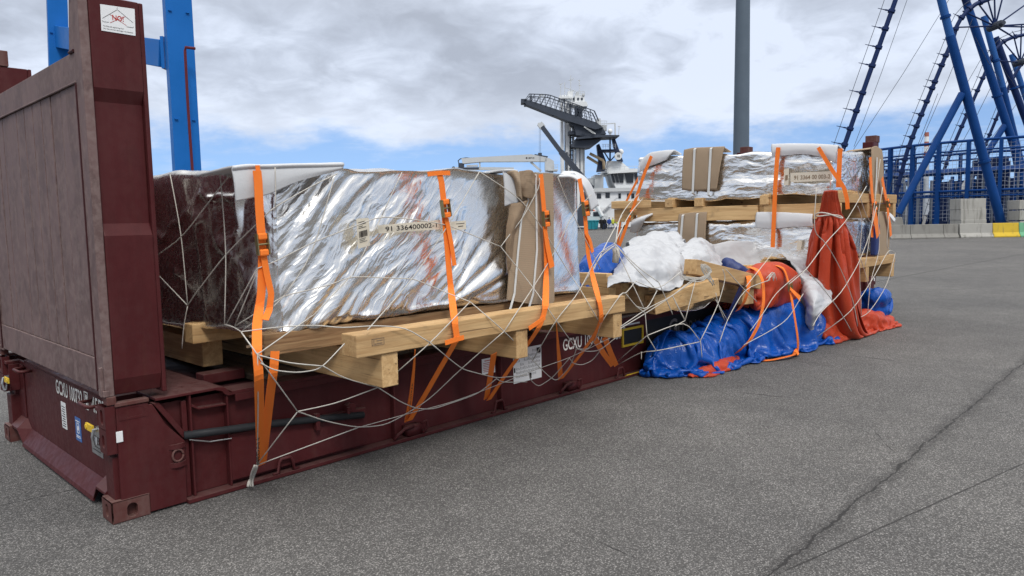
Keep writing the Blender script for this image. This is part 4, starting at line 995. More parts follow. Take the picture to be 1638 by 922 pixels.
for px in ([(432, 338), (442, 330), (500, 297), (540, 278)], [(411, 430), (440, 419), (500, 388), (570, 361), (611, 345), (710, 358), (740, 370), (801, 395)], [(611, 345), (643, 276)],
           [(564, 441), (611, 345)], [(432, 487), (455, 473), (500, 463), (531, 455), (562, 442), (635, 446), (661, 445.5), (720, 471), (752, 483)], [(455, 473), (499, 410), (534, 286)],
           [(440, 331), (441, 300), (440, 268)], [(503, 503), (562, 441)], [(435, 493), (455, 473)], [(588, 528), (661, 446), (713, 367), (740, 322), (767, 275)],
           [(386, 531), (440, 524), (502, 520), (547, 525), (599, 521), (648, 524), (688, 548.5)], [(767, 275), (833, 318), (869, 367), (900, 420), (925, 458), (931, 468), (960, 518)],
           [(801, 395), (853, 460), (889, 512), (922, 558)], [(946, 312), (918, 338), (885, 408), (853, 460), (806.7, 530)], [(863, 285), (863, 299), (837, 348), (812, 380), (801, 395)],
           [(892, 283), (912, 335), (960, 430)], [(983, 390), (957, 405), (939, 442), (921, 475), (889, 512), (852, 577)],
           [(386, 532), (412, 568), (421, 583), (476, 658.5)], [(412, 568), (461, 581), (517, 586)], [(417, 581), (438, 592.7), (474, 596.6), (503, 592.7), (517, 586), (551, 550)],
           [(517, 586), (549, 605), (604.5, 620)], [(604.5, 620), (640, 643), (666, 654), (692, 655), (726, 643.6), (765, 630), (794, 606)], [(476, 658.5), (536, 646), (604.5, 620)],
           [(476, 658.5), (520, 674), (572, 684.5), (614, 680.6), (640, 668), (686, 640), (737.6, 590), (806.7, 530)], [(476, 659), (409, 746)], [(412, 744), (572, 684.5)],
           [(412, 567), (503, 503)], [(631, 599), (688, 549), (721, 515), (752, 483)], [(688, 548.5), (737.6, 590), (754.6, 595), (794, 605), (812, 603), (843, 601)],
           [(752, 483), (806.7, 530), (852, 577), (879.6, 604), (891, 610), (913, 585), (922, 558)], [(794, 606), (804, 612), (843, 611)],
           [(846, 595), (848, 608), (861, 619), (874, 611), (885, 603), (911, 573)], [(922, 558), (941, 559.5), (955, 539), (960, 518), (995, 468), (1001, 470), (1017, 450)],
           [(922, 558), (939, 563), (960, 561), (989, 537)], [(911, 573), (917, 582), (931, 584.5), (948, 577), (960, 561)], [(412, 565), (413, 650), (411, 744)]):
    cord(px)
for px in ([(572, 684.5), (656, 661), (726, 643), (796, 616), (860, 590), (911, 573), (984, 537)],): cord(px, r=.0025)
# knot by the first strap
for k in range(6):
    rg = random.Random(k); cord([(409+rg.uniform(-3, 3), 745), (405+rg.uniform(-4, 4), 758), (399+rg.uniform(-2, 6), 770), (400+rg.uniform(-5, 5), 779)], off=.03+.004*k, r=.006)
mb = MB()
for P, r in NET: mb.tube(P, r, 5)
net1 = mb.build('cargo_net', M['rope'], smooth=True, fix=False)
tag(net1, 'white cord cargo net draped over the near crate and knotted to the rack rail', 'cargo net', 'cord cargo nets')
# ------------------------------------------------------------------ the two stacked crates at the far end
SX0, SX1, SY0, SY1 = 8.50, 10.35, -.60, 2.40
def disp_stack(seed, z0, z1, tilt=0.0):
    def f(P, N):
        x, y, z = P.T
        wx = np.clip(-N[:, 0], 0, 1); wy = np.clip(-N[:, 1], 0, 1); wz = np.clip(N[:, 2], 0, 1)
        Q = P*np.array([.9, .55, 2.2])
        d = .090*crumple(Q, 2.0, 7, seed, .25)+.020*crumple(P*np.array([1, .6, 1.6]), 6, 6, seed+4)+.002*fbm(P*24, 2, seed+9)
        dy = .014*crumple(P, 5, 6, seed+6)
        k = (wx*d+wy*dy*1.6+wz*(d*.8+.03*fbm(np.stack([x*2.5, y*2.5, x*0], -1), 3, seed+11)))/np.maximum(wx+wy+wz, 1e-6)
        base = ((N**2).sum(1) > .5)
        R = P+N*(k*base)[:, None]
        R[:, 2] -= wx*sst(z, z0+.10, z0)*(.02+.06*np.abs(vn(np.stack([y*1.7, y*0+seed, y*0], -1), seed)))
        R[:, 2] += wz*.02*np.sin(y*1.3+seed)+tilt*(y-.9)*np.clip((z-z0)/(z1-z0), 0, 1)
        return R
    return f
boxB = thing('foil_wrapped_crate', (9.4, .9, 1.88), 'upper foil wrapped crate of the far stack, with brown cardboard strip and cream number label', 'crate', 'foil wrapped crates')
foil_box(SX0, SX1, SY0, SY1, 1.88, 2.50, .022, disp_stack(3, 1.88, 2.50, .045), .05).build('foil_wrap', M['foil_fine'], boxB, smooth=True, fix=False)
boxA = thing('foil_wrapped_crate', (9.5, .9, 1.0), 'lower foil wrapped crate of the far stack, half hidden by white sheets', 'crate', 'foil wrapped crates')
foil_box(SX0, SX1-.1, SY0+.02, SY1+.05, 1.0, 1.53, .022, disp_stack(8, 1.0, 1.53), .05).build('foil_wrap', M['foil_fine'], boxA, smooth=True, fix=False)
def xplate(px, X, t, name, mat, parent, **k):
    mb = MB(); mb.prism([onX(x, y, X) for x, y in px], (t, 0, 0)); return mb.build(name, M[mat], parent, **k)
def xdrape(cols, X, parent, mat='foam', seed=1, thick=.02, name='foam_sheet', amp=.006, back=.22):
    rows = []
    for (xt, yt), (xb, yb) in cols:
        a = onX(xt, yt, X); b = onX(xb, yb, X-.01); rows.append([a+np.array([back, 0, -.035]), a+np.array([.04, 0, .008]), a, (a+b)/2+np.array([-.015, 0, 0]), b])
    return sheet(rows, name, mat, parent, 36, 36, amp, 5, seed, thick)
XF = SX0-.045
# upper crate dressings
xdrape([((1094, 243), (1091, 304)), ((1110, 240), (1110, 306)), ((1135, 239), (1130, 305)), ((1158, 238), (1146, 304))], XF, boxB, 'card', 3, .012, 'cardboard_strip', .003)
for a, b in (((1111, 239), (1108, 309)), ((1137, 238), (1133, 312))):
    mb = MB(); A = onX(*a, XF-.03); B = onX(*b, XF-.03); mb.ribbon([A+np.array([.2, 0, .0]), A+np.array([.04, 0, .018]), A, (A+B)/2, B, B+np.array([.06, 0, -.03])], Y_, .035, .003); mb.build('plastic_band', M['band'], boxB)
xdrape([((1234, 233), (1236, 251)), ((1260, 232), (1258, 249)), ((1285, 232), (1285, 247)), ((1310, 233), (1316, 252)), ((1340, 235), (1338, 262))], XF, boxB, seed=5)
xdrape([((1026, 258), (1024, 275)), ((1040, 247), (1036, 268)), ((1062, 243), (1052, 262)), ((1078, 242), (1066, 256))], XF, boxB, seed=6)
lb = xplate([(1264, 277), (1330, 274), (1331, 289), (1265, 292)], XF-.012, .003, 'number_label', 'cream', boxB)
o = onX(1270, 287.5, XF-.0145); a = onX(1328, 285.5, XF-.0145)-o; ax = a/np.linalg.norm(a); up = np.cross(ax, X_); up *= np.sign(up[2])
text_mb('91 3364 00 003-2', o, ax, up, .052, np.linalg.norm(a), .012).build('lettering', M['card_dark'], lb)
lb = xplate([(1254, 271), (1262, 269), (1261, 296), (1254, 297)], XF-.012, .003, 'barcode_label', 'cream', boxB)
mb = MB(); mb.prism([onX(x, y, XF-.0145) for x, y in ((1256, 281), (1260, 280), (1260, 288), (1256, 289))], (.001, 0, 0)); mb.build('print', M['card_dark'], lb)
# cardboard edge at the right end, with the torn round patch
SYF = SY0-.045
def ydrape(cols, Y, parent, mat, seed, name, thick=.012, amp=.004, back=.35):
    rows = []
    for (xt, yt), (xb, yb) in cols:
        a = onY(xt, yt, Y); b = onY(xb, yb, Y); rows.append([a+np.array([0, back, 0]), a+np.array([0, .04, .012]), a, (a+b)/2+np.array([0, -.012, 0]), b])
    return sheet(rows, name, mat, parent, 24, 30, amp, 6, seed, thick)
ydrape([((1394, 240), (1390, 315)), ((1402, 238), (1400, 318)), ((1411, 244), (1412, 317))], SYF-.02, boxB, 'card', 8, 'cardboard_edge')
mb = MB(); mb.ribbon([onY(x, y, SYF-.06) for x, y in ((1403, 252), (1402, 285), (1400, 318))], X_, .03, .003); mb.build('plastic_band', M['band'], boxB)
mb = MB(); c = onY(1394, 288, SYF-.05); mb.cone(c, c+np.array([0, .02, 0]), .085, .085, 12); mb.build('torn_flap', M['card_dark'], boxB, bevel=.004)
# lower crate dressings
xdrape([((1086, 345), (1084, 392)), ((1105, 343), (1104, 394)), ((1131, 342), (1128, 395))], XF, boxA, 'card', 12, .012, 'cardboard_strip', .003)
for a, b in (((1092, 345), (1088, 392)), ((1115, 343), (1112, 393))):
    mb = MB(); A = onX(*a, XF-.03); B = onX(*b, XF-.03); mb.ribbon([A+np.array([.2, 0, .0]), A+np.array([.04, 0, .018]), A, (A+B)/2, B], Y_, .035, .003); mb.build('plastic_band', M['band'], boxA)
xdrape([((1210, 342), (1209, 365)), ((1240, 342), (1240, 366)), ((1270, 343), (1270, 363)), ((1300, 345), (1300, 362))], XF, boxA, seed=15)
rows = [[onX(1050, 340, XF+.1), onX(1035, 348, XF-.12), onX(1024, 366, XF-.02)], [onX(1030, 346, XF+.1), onX(1022, 352, XF-.12), onX(1016, 372, XF-.02)], [onX(1012, 352, XF+.1), onX(1010, 358, XF-.10), onX(1008, 370, XF-.02)]]
sheet(rows, 'foam_sheet', 'foam', boxA, 24, 24, .004, 5, 17, .03)
lb = xplate([(1276, 385), (1283, 385), (1281, 400), (1274, 399)], XF-.015, .003, 'paper_label', 'cream', boxA)
ydrape([((1405, 343), (1405, 412)), ((1413, 342), (1414, 412)), ((1421, 346), (1421, 410))], SYF-.03, boxA, 'card', 18, 'cardboard_edge')
rows = [[onY(1414, 341, SYF), onY(1422, 346, SYF-.05), onY(1430, 356, SYF-.10)], [onY(1420, 340, SYF), onY(1426, 344, SYF-.05), onY(1432, 352, SYF-.10)]]
sheet(rows, 'foam_sheet', 'foam', boxA, 12, 12, .0, 5, 19, .02)
mb = MB(); mb.box(9.95, 10.12, SYF-.05, SYF+.03, 1.0, 1.45); mb.build('navy_wrap', M['navy'], boxA, bevel=.02)
# pallets
def far_pallet(z, label):
    p = pallet((9.6, .95, z), label)
    zc, zt = z+.205, z+.335
    k = 0
    for x in (8.46, 9.55, 10.66):
        segs = [(-.70, 2.82)] if k else [(-.70, .30), (.385, 2.38), (2.47, 2.82)]
        for a, b in segs: tb(p, 'woodY', p, x, x+.125, a, b, z, zc, 'cross_beam')
        if not k: tb(p, 'woodY', p, x+.05, x+.12, .29, 2.48, z+.10, zc-.002, 'cross_beam')
        k += 1
    for y, w in ((-.70, .14), (.22, .13), (1.22, .14), (1.72, .14), (2.66, .16)): tb(p, 'woodX', p, 8.44, 10.82, y, y+w, zc+.003, zt, 'long_beam')
    tb(p, 'woodY', p, 8.41, 8.438, 2.1, 2.84, zc+.01, zt-.005, 'end_board')
    return p
far_pallet(.648, 'lowest timber pallet of the far stack, jutting out above the bundled blue tarpaulin')
far_pallet(1.545, 'raised timber pallet between the two stacked foil crates at the far end')
# straps on the stack
def oX(x, y, off=0): return onX(x, y, XF-.03-off)
def oY2(x, y, off=0): return onY(x, y, SY0-.12-off)
def fstrap(label, main, conv, wd, w=.05, rat=None, extra=(), text=None): return strap(label, main, w, None, extra, wd, conv, .01, 'orange lashing straps', text)
def fratchet(root, a, b, conv, out):
    A, B = conv(*a), conv(*b); d = (B-A)/np.linalg.norm(B-A); s = np.cross(d, out); P = (A+B)/2
    mb = MB(); mb.obox(P+out*.010, d, s, out, .03, .06, .006)
    for sg in (-1, 1): mb.obox(P+s*sg*.03+out*.016, d, s, out, .12, .006, .03)
    mb.build('ratchet', M['brass'], root)
    for k in (-.045, .045):
        mb = MB(); mb.obox(P+d*k+out*.026, d, s, out, .04, .05, .02); mb.build('strap_loop', M['orange'], root, bevel=.008)
s_ = fstrap('orange strap slanting down the left end of the far stack in front of the ship', [(1042, 250), (1030, 280), (1020, 310), (1010, 342), (1002, 362), (990, 395)], lambda x, y, o=0: onX(x, y, 8.36-o), Y_, .055); fratchet(s_, (1012, 336), (1008, 350), lambda x, y: onX(x, y, 8.34), -X_)
fstrap('narrow orange strap behind the left end of the far stack, leading down into the pile', [(1030, 268), (1015, 297), (998, 330), (993, 350), (988, 392)], lambda x, y, o=0: onX(x, y, 8.9-o), Y_, .04)
fstrap('upright orange strap across the middle of both stacked crates', [(1245, 236), (1243, 255), (1240, 300), (1238, 350), (1236, 396)], oX, Y_, .06)
s_ = fstrap('printed orange strap slanting over the number label of the upper stacked crate', [(1309, 236), (1322, 258), (1336, 280), (1350, 300), (1355, 320), (1356, 335)], lambda x, y, o=0: onX(x, y, XF-.06-o), Y_, .05, text=((1312, 240), (1333, 274), 'STRONGSTRAP', .035))
fstrap('short upright orange strap by the foam on the upper stacked crate, right of its label', [(1344, 238), (1343, 255), (1342, 280), (1341, 300)], oX, Y_, .06)
s_ = fstrap('orange ratchet strap by the cardboard edge of the far stack, its wide tail hanging', [(1392, 252), (1393, 280), (1395, 310), (1398, 335), (1396, 360), (1395, 380)], oY2, X_, .10, extra=[([(1398, 338), (1402, 358), (1405, 378)], .05, .16)]); fratchet(s_, (1397, 322), (1399, 338), lambda x, y: onY(x, y, SY0-.15), -Y_)
s_ = fstrap('rightmost orange strap at the end of the far stack, below the red rack post', [(1411, 285), (1414, 302), (1419, 325), (1421, 345), (1424, 362), (1425, 378)], oY2, X_, .09); fratchet(s_, (1417, 318), (1420, 332), lambda x, y: onY(x, y, SY0-.15), -Y_)
# ------------------------------------------------------------------ tarpaulins, sheets and broken timber between the crates
def lump(pts, rad_, name, mat, label, cat, group=None, seed=0, squash=.85, fold=.28, n=72, m=110, freq=5, floor=.006, parent=None, lean=None):
    """a bundle of gathered sheeting: closed swept body with deep folds, resting on the ground"""
    P = np.asarray(pts, float); k = len(P)
    t = np.linspace(0, k-1, m); i = np.minimum(t.astype(int), k-2); f = (t-i)[:, None]
    f = f*f*(3-2*f)*.5+f*.5
    C_ = P[i]*(1-f)+P[i+1]*f; R0 = np.asarray(rad_, float); R_ = R0[i]*(1-f[:, 0])+R0[i+1]*f[:, 0]
    for _ in range(6): C_[1:-1] = .25*C_[:-2]+.5*C_[1:-1]+.25*C_[2:]
    e = np.linspace(0, 1, m); L = np.linalg.norm(np.diff(C_, axis=0), axis=1).sum(); cap = np.clip(np.minimum(e, 1-e)*L/np.maximum(R_, .01), 0, 1); R_ = R_*np.sqrt(1-(1-cap)**2+1e-5)
    T = np.gradient(C_, axis=0); T /= np.linalg.norm(T, axis=1)[:, None]
    S = np.cross(T, Z_); S /= np.linalg.norm(S, axis=1)[:, None]+1e-9; Up = np.cross(S, T)
    a = np.linspace(0, 2*math.pi, n, endpoint=False)
    dirs = S[:, None]*np.cos(a)[None, :, None]+Up[:, None]*np.sin(a)[None, :, None]*squash
    B = C_[:, None]+dirs*R_[:, None, None]
    fl = B.reshape(-1, 3); D = dirs.reshape(-1, 3); RR = np.repeat(R_, n)
    F_ = fl*freq
    rg = np.random.RandomState(seed); ax_ = np.linalg.qr(rg.normal(size=(3, 3)))[0]
    Q0 = (fl @ ax_)*np.array([.45, 1.0, 1.25])*freq*.62; wv = np.stack([fbm(Q0*.8+7.7*k, 2, seed+k) for k in range(3)], -1); Q1 = Q0+.75*wv
    rdg = lambda X, s: 1-2*np.abs(vn(X, s))**.75
    dd = .30*fbm(fl*freq*.4, 2, seed+9)+.46*rdg(Q1, seed+2)+.27*rdg(Q1*2.1+3, seed+3)+.12*rdg(Q1*4.4+5, seed+4)+.14*crumple(fl, freq*1.6, 6, seed+5, .5)
    fl = fl+D*(dd*RR*fold*1.6)[:, None]
    z = fl[:, 2]; fl[:, 2] = np.where(z < floor+.03, floor+.03*np.exp(np.clip((z-floor-.03)/.06, -6, 0))*1.0-.03+.03*0+.0, z); fl[:, 2] = np.maximum(fl[:, 2], floor)
    A = fl.reshape(m, n, 3).transpose(1, 0, 2)
    mb = MB(); mb.grid(A, closed_u=True)
    o = mb.build(name, M[mat], parent, smooth=True, fix=True)
    if label: tag(o, label, cat, group)
    return o
def q(x, y, Y): return onY(x, y, Y)
G_B, G_R, G_W = 'blue tarpaulins gathered beside the rack', 'red tarpaulins gathered beside the rack', 'crumpled white sheets on the pile'
heap([q(1050, 572, -.06), q(1085, 566, -.20), q(1110, 568, -.27), q(1130, 556, -.24), q(1165, 540, -.24), q(1205, 524, -.30), q(1245, 515, -.38), q(1283, 522, -.46)], [.15, .20, .19, .22, .26, .31, .335, .23], 'blue_tarpaulin', 'blue_tarp',
     'large heaped blue tarpaulin on the asphalt along the rack, in front of the broken timber', 'tarpaulin', G_B, 3, 200, 64, gu=1.75, gv=1.8, a0=-30, a1=195, noise=.20, steps=28, fric=.0, bend=.5, ridge_=.014)
heap([q(1165, 566, -.30), q(1195, 564, -.38), q(1230, 556, -.42), q(1262, 549, -.46), q(1290, 546, -.50)], [.04, .06, .07, .07, .05], 'blue_tarpaulin', 'blue_tarp',
     'flat blue tarpaulin edge spread on the asphalt beside the trailing orange strap', 'tarpaulin', G_B, 29, 90, 34, gu=1.3, gv=1.5, a0=-40, a1=190, noise=.08, steps=45, fric=0, ridge_=.022)
heap([q(1384, 472, -.62), q(1400, 475, -.76), q(1412, 476, -.78)], [.10, .145, .125], 'blue_tarpaulin', 'blue_tarp', 'bundled blue tarpaulin hanging under the lowest pallet beyond the red cone', 'tarpaulin', G_B, 41, 70, 50, gu=1.35, gv=1.35, a0=-75, a1=230, noise=.08, steps=30, rack=False, pin=True, ridge_=.022)
heap([q(946, 440, .02), q(960, 426, .06), q(974, 415, .16), q(985, 408, .3)], [.14, .17, .15, .09], 'blue_tarpaulin', 'blue_tarp', 'blue tarpaulin stuffed behind the near crate, left of the white sheets', 'tarpaulin', G_B, 47, 70, 44, gu=1.4, gv=1.3, a0=-60, a1=240, noise=.08, steps=30, rack=False, pin=True, ridge_=.02)
heap([q(1116, 599, -.49), q(1130, 596, -.53), q(1152, 589, -.54), q(1174, 577, -.47)], [.035, .055, .075, .055], 'red_tarpaulin', 'red_tarp', 'red tarpaulin corner poking out from under the blue heap on the asphalt', 'tarpaulin', G_R, 53, 70, 30, gu=1.35, gv=1.5, a0=-35, a1=200, noise=.08, steps=45, fric=0, ridge_=.022)
heap([q(1303, 533, -.62), q(1316, 530, -.70), q(1328, 528, -.68)], [.08, .13, .10], 'red_tarpaulin', 'red_tarp', 'small wadded red tarpaulin on the asphalt at the foot of the red cone', 'tarpaulin', G_R, 59, 54, 44, gu=1.45, gv=1.45, a0=-45, a1=225, noise=.08, steps=45, fric=0, ridge_=.022)
heap([q(1368, 511, -.68), q(1388, 510, -.78), q(1408, 512, -.86), q(1422, 513, -.88)], [.10, .125, .10, .06], 'red_tarpaulin', 'red_tarp', 'red tarpaulin spread on the asphalt below the blue bundle at the far end', 'tarpaulin', G_R, 61, 80, 46, gu=1.4, gv=1.5, a0=-40, a1=200, noise=.08, steps=45, fric=0, ridge_=.022)
heap([q(1206, 450, -.42), q(1222, 448, -.46), q(1242, 447, -.44), q(1257, 449, -.42)], [.12, .175, .18, .14], 'red_tarpaulin', 'red_tarp', 'rolled red tarpaulin strapped on top of the broken timber', 'tarpaulin', G_R, 67, 70, 56, gu=1.25, gv=1.12, a0=-95, a1=262, noise=.03, steps=26, rack=False, pin=True, start=1.05, ridge_=.008)
heap([q(1181, 470, -.15), q(1200, 480, -.22), q(1218, 488, -.26)], [.11, .12, .09], 'red_tarpaulin', 'red_tarp', 'red tarpaulin fold in the dark gap below the broken timber', 'tarpaulin', G_R, 71, 50, 44, gu=1.35, gv=1.35, a0=-70, a1=230, noise=.05, steps=22, rack=False, pin=True)
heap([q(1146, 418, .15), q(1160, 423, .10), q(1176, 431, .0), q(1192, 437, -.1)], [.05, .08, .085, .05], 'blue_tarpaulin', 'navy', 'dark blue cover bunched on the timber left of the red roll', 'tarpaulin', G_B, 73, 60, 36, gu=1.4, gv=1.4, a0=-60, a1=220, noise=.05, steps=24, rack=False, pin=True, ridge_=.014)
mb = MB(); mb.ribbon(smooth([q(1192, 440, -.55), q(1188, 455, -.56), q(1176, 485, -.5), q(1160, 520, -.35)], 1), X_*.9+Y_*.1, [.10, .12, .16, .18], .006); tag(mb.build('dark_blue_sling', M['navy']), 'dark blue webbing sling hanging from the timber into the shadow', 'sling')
# the red cone: a tarpaulin hung from a cord, gathered at the top
def cone_tarp():
    prof = [(0, .07), (.05, .085), (.155, .125), (.20, .17), (.30, .275), (.42, .385), (.56, .44), (.70, .455), (.84, .46), (1.0, .49)]
    top = q(1328, 305, -.86); base = onZ(1338, 530, 0)+np.array([.12, .10, .01]); n, m = 150, 76
    s = np.linspace(0, 1.06, m); r = np.interp(s, [p[0] for p in prof], [p[1] for p in prof]); a = np.linspace(-.12, 2*math.pi+.12, n)
    P = np.zeros((n, m, 3))
    for j in range(m):
        c = top*(1-min(s[j], 1))+base*min(s[j], 1)
        w = vn(np.stack([np.cos(a)*1.3, np.sin(a)*1.3, a*0+s[j]*.8], -1), 5)
        pl = np.sin(a*8+1.6*w)+.4*np.sin(a*19+2*w); dep = .20*min(1, .35+s[j])
        rr = r[j]*(1+dep*pl)+max(0, s[j]-1)*.9
        P[:, j] = c+RH*(np.cos(a)*rr)[:, None]+FW*(np.sin(a)*rr*.8)[:, None]
    P += .012*np.stack([fbm(P*6+5*k, 2, 90+k) for k in range(3)], -1); P[..., 2] = np.maximum(P[..., 2], .012)
    L = np.linalg.norm(np.diff(P, axis=0), axis=2).sum(0); ru = np.percentile(L, 88)/(n-1); rv = np.linalg.norm(np.diff(P, axis=1), axis=2).sum(1).mean()/(m-1)*1.02
    pins = np.zeros((n, m), bool); pins[:, :13] = True; pins[:, -1] = True
    pts = [top*(1-k)+base*k for k in (0, .2, .4, .6, .8, 1.0)]; col = heap_collide(pts, [.04, .12, .26, .34, .36, .36], rack=False)
    return relax(P, ru, rv, col, 70, 6, pins=pins, bend=.3)
cone = cloth_obj(cone_tarp(), 'red_tarpaulin', 'red_tarp', 'tall red tarpaulin gathered into a cone and tied near its top beside the far stack', 'tarpaulin', G_R, 81, .008)
mb = MB(); c = q(1326, 345, -.86); ring = [c+RH*.155*math.cos(t)+FW*.125*math.sin(t)+UPV*(.02*math.sin(t*2)-.02*math.cos(t)) for t in np.linspace(0, 2*math.pi, 24)]; mb.tube(ring, .008, 6)
mb.build('tie_cord', M['rope'], cone, smooth=True)
# faded scuffs on the cone: frayed pale webbing patch
sheetrows = [[q(1326, 458, -1.13), q(1333, 455, -1.15), q(1340, 458, -1.13)], [q(1328, 475, -1.16), q(1334, 472, -1.17), q(1341, 474, -1.15)], [q(1331, 492, -1.17), q(1335, 498, -1.18), q(1338, 490, -1.17)]]
# white sheets
def S3(rows): return [[q(*p) for p in r] for r in rows]
def wsheet(rows, label, seed, amp=.05, freq=4, nu=110, nv=110, mat='sheet'):
    o = sheet(S3(rows), 'crumpled_sheet', mat, None, nu, nv, amp, freq, seed, .004, warp=.08, auto=20, sec=.25); return tag(o, label, 'sheet', G_W)
wsheet([[(990, 425, 1.0), (1015, 420, 1.0), (1050, 415, 1.0), (1085, 415, 1.0), (1115, 420, 1.0)],
        [(988, 408, .35), (1012, 394, .35), (1048, 388, .35), (1082, 394, .35), (1108, 408, .3)],
        [(983, 422, .0), (1012, 402, .0), (1045, 398, .0), (1082, 405, .0), (1106, 418, -.05)],
        [(974, 448, -.35), (1005, 428, -.35), (1045, 424, -.38), (1080, 428, -.38), (1102, 432, -.35)],
        [(971, 463, -.52), (1003, 456, -.52), (1038, 459, -.55), (1066, 467, -.55), (1092, 452, -.52)]], 'large crumpled white sheet with silver hem over timber at the front of the pile', 5, .12, 5.5)
wsheet([[(1000, 408, .9), (1030, 398, .9), (1070, 392, .9), (1105, 400, .9)], [(1004, 388, .6), (1032, 378, .6), (1072, 372, .6), (1090, 380, .6)], [(1010, 398, .3), (1035, 388, .3), (1072, 384, .3), (1094, 394, .3)], [(1012, 412, .15), (1036, 404, .15), (1070, 402, .15), (1098, 412, .15)]],
       'crumpled white sheet lying behind the large silver hemmed one, below the lower stacked crate', 9, .12, 5.5)
wsheet([[(1098, 412, .8), (1120, 400, .8), (1145, 404, .8), (1160, 420, .8)], [(1088, 396, .3), (1108, 384, .3), (1135, 390, .3), (1152, 410, .3)], [(1090, 408, .0), (1112, 396, .0), (1136, 404, .0), (1154, 424, .0)], [(1095, 424, -.2), (1116, 416, -.2), (1138, 424, -.2), (1156, 436, -.2)]],
       'smaller crumpled white sheet behind the jutting beam end', 12, .11, 5.5)
wsheet([[(1132, 404, .85), (1172, 396, .9), (1218, 399, .9), (1256, 412, .8), (1284, 430, .5)], [(1128, 394, .55), (1172, 387, .55), (1220, 390, .5), (1262, 402, .35), (1292, 424, .1)], [(1130, 398, .48), (1172, 392, .46), (1218, 395, .42), (1258, 408, .28), (1286, 428, .05)], [(1140, 422, .42), (1174, 416, .38), (1214, 418, .34), (1250, 424, .22), (1276, 438, .0)], [(1150, 446, .30), (1180, 446, .22), (1215, 448, .18), (1240, 448, .1), (1262, 452, -.05)]],
       'pale sheet arching up behind the red roll and showing its grey inside', 15, .06, 5, 90, 70)
wsheet([[(1236, 394, .40), (1266, 400, .30), (1290, 416, .10), (1302, 428, -.1)], [(1250, 406, .0), (1284, 416, -.25), (1304, 440, -.55), (1330, 474, -.85)], [(1272, 430, -.35), (1286, 448, -.60), (1304, 470, -.85), (1322, 490, -.95)], [(1278, 466, -.45), (1287, 490, -.70), (1297, 505, -.85), (1306, 508, -.90)], [(1282, 520, -.50), (1288, 535, -.60), (1294, 546, -.66), (1299, 538, -.70)]],
       'white sheet folding down to the asphalt between the blue heap and the red cone', 18, .11, 5, 90, 90)
wsheet([[(1060, 484, .0), (1085, 490, .0), (1118, 478, -.05), (1138, 474, -.1)], [(1075, 496, -.2), (1098, 494, -.22), (1122, 488, -.25), (1142, 478, -.28)], [(1082, 498, -.3), (1100, 498, -.3), (1124, 494, -.32), (1136, 484, -.34)]],
       'silver lined sheet scrap hanging in the gap under the slanting beam', 21, .02, 6, 40, 30, 'foil_fine')
wsheet([[(1276, 430, .3), (1290, 440, .25), (1300, 455, .2)], [(1270, 410, .42), (1290, 424, .38), (1306, 446, .3)], [(1230, 393, .6), (1270, 400, .6), (1300, 430, .6)]], 'strip of silver foil along the top of the arched pale sheet', 23, .03, 9, 40, 30, 'foil_fine')
# broken timber
bp = thing('broken_pallet', (5.6, .2, .65), 'broken pallet of tilted timber beams under the white sheets, wound with white cord', 'broken pallet')
def bm_(a, b, w, h, mat='woodX', name='beam', up=Z_): mb = MB(); mb.beam(a, b, w, h, up); o = mb.build(name, M[mat], bp, bevel=.006); return o
bm_(q(1104, 427, -.52), q(1208, 452, -.50), .14, .15)
bm_(q(1040, 488, -.40), q(1143, 459, -.62), .13, .18)
bm_(q(1197, 472, -.52), q(1197, 472, -.52)+np.array([.35, 1.6, .05]), .19, .21, 'woodY')
bm_(q(1150, 455, -.35), q(1230, 440, -.1), .14, .14)
bm_(q(1000, 466, -.30), q(1000, 466, -.30)+np.array([.05, 1.5, -.05]), .12, .15, 'woodY'); bm_(q(1030, 468, -.32), q(1030, 468, -.32)+np.array([.05, 1.6, -.08]), .16, .17, 'woodY')
bm_(q(985, 485, -.05), q(1080, 478, .0), .14, .20)
for x in (4.3, 5.9, 7.0): mb = MB(); mb.box(x, x+.12, -.02, 2.2, .652, .80); mb.build('cross_beam', M['woodY'], bp, bevel=.006)
bm_(q(1190, 432, .1), q(1235, 430, .3), .14, .12)
mb = MB(); mb.box(4.05, 4.14, -.30, 1.6, .99, 1.11); mb.box(4.04, 4.15, -.33, 1.6, .87, .985); mb.build('beam', M['woodY'], bp, bevel=.005)
# straps lying over the pile
def pc(P):
    return lambda x, y, o=0: P
def pstrap(label, pts, wd, w, extra=None, loc=None):
    root = thing('lashing_strap', np.asarray(pts[-1], float), label, 'strap', 'orange lashing straps')
    P = smooth(np.array([np.asarray(a)*(1-k/6)+np.asarray(b)*k/6 for a, b in zip(pts[:-1], pts[1:]) for k in range(6)]+[np.asarray(pts[-1])]), 4)
    mb = MB(); mb.ribbon(P, wd, w, .004); mb.build('webbing', M['orange'], root)
    return root
g1 = onZ(1262, 574, .012); g2 = onZ(1232, 577, .012); g3 = onZ(1200, 577, .012)
s_ = pstrap('long loose orange strap hanging over the red roll and trailing across the asphalt', [q(1215, 428, -.35), q(1240, 424, -.58), q(1255, 430, -.66), q(1263, 458, -.72), q(1270, 500, -.84), q(1276, 540, -.86), q(1277, 560, -.80), g1+np.array([.1, -.02, .03]), g2, g3], np.array([[1, .15, 0]]*1)[0], .065)
A = q(1262, 454, -.72); B = q(1263, 464, -.73); d_ = (B-A)/np.linalg.norm(B-A); mb = MB(); s2 = np.cross(d_, -Y_); mb.obox((A+B)/2-Y_*.008, d_, s2, -Y_, .03, .075, .006); [mb.obox((A+B)/2+s2*k*.036-Y_*.012, d_, s2, -Y_, .11, .006, .03) for k in (-1, 1)]; mb.build('ratchet', M['brass'], s_)
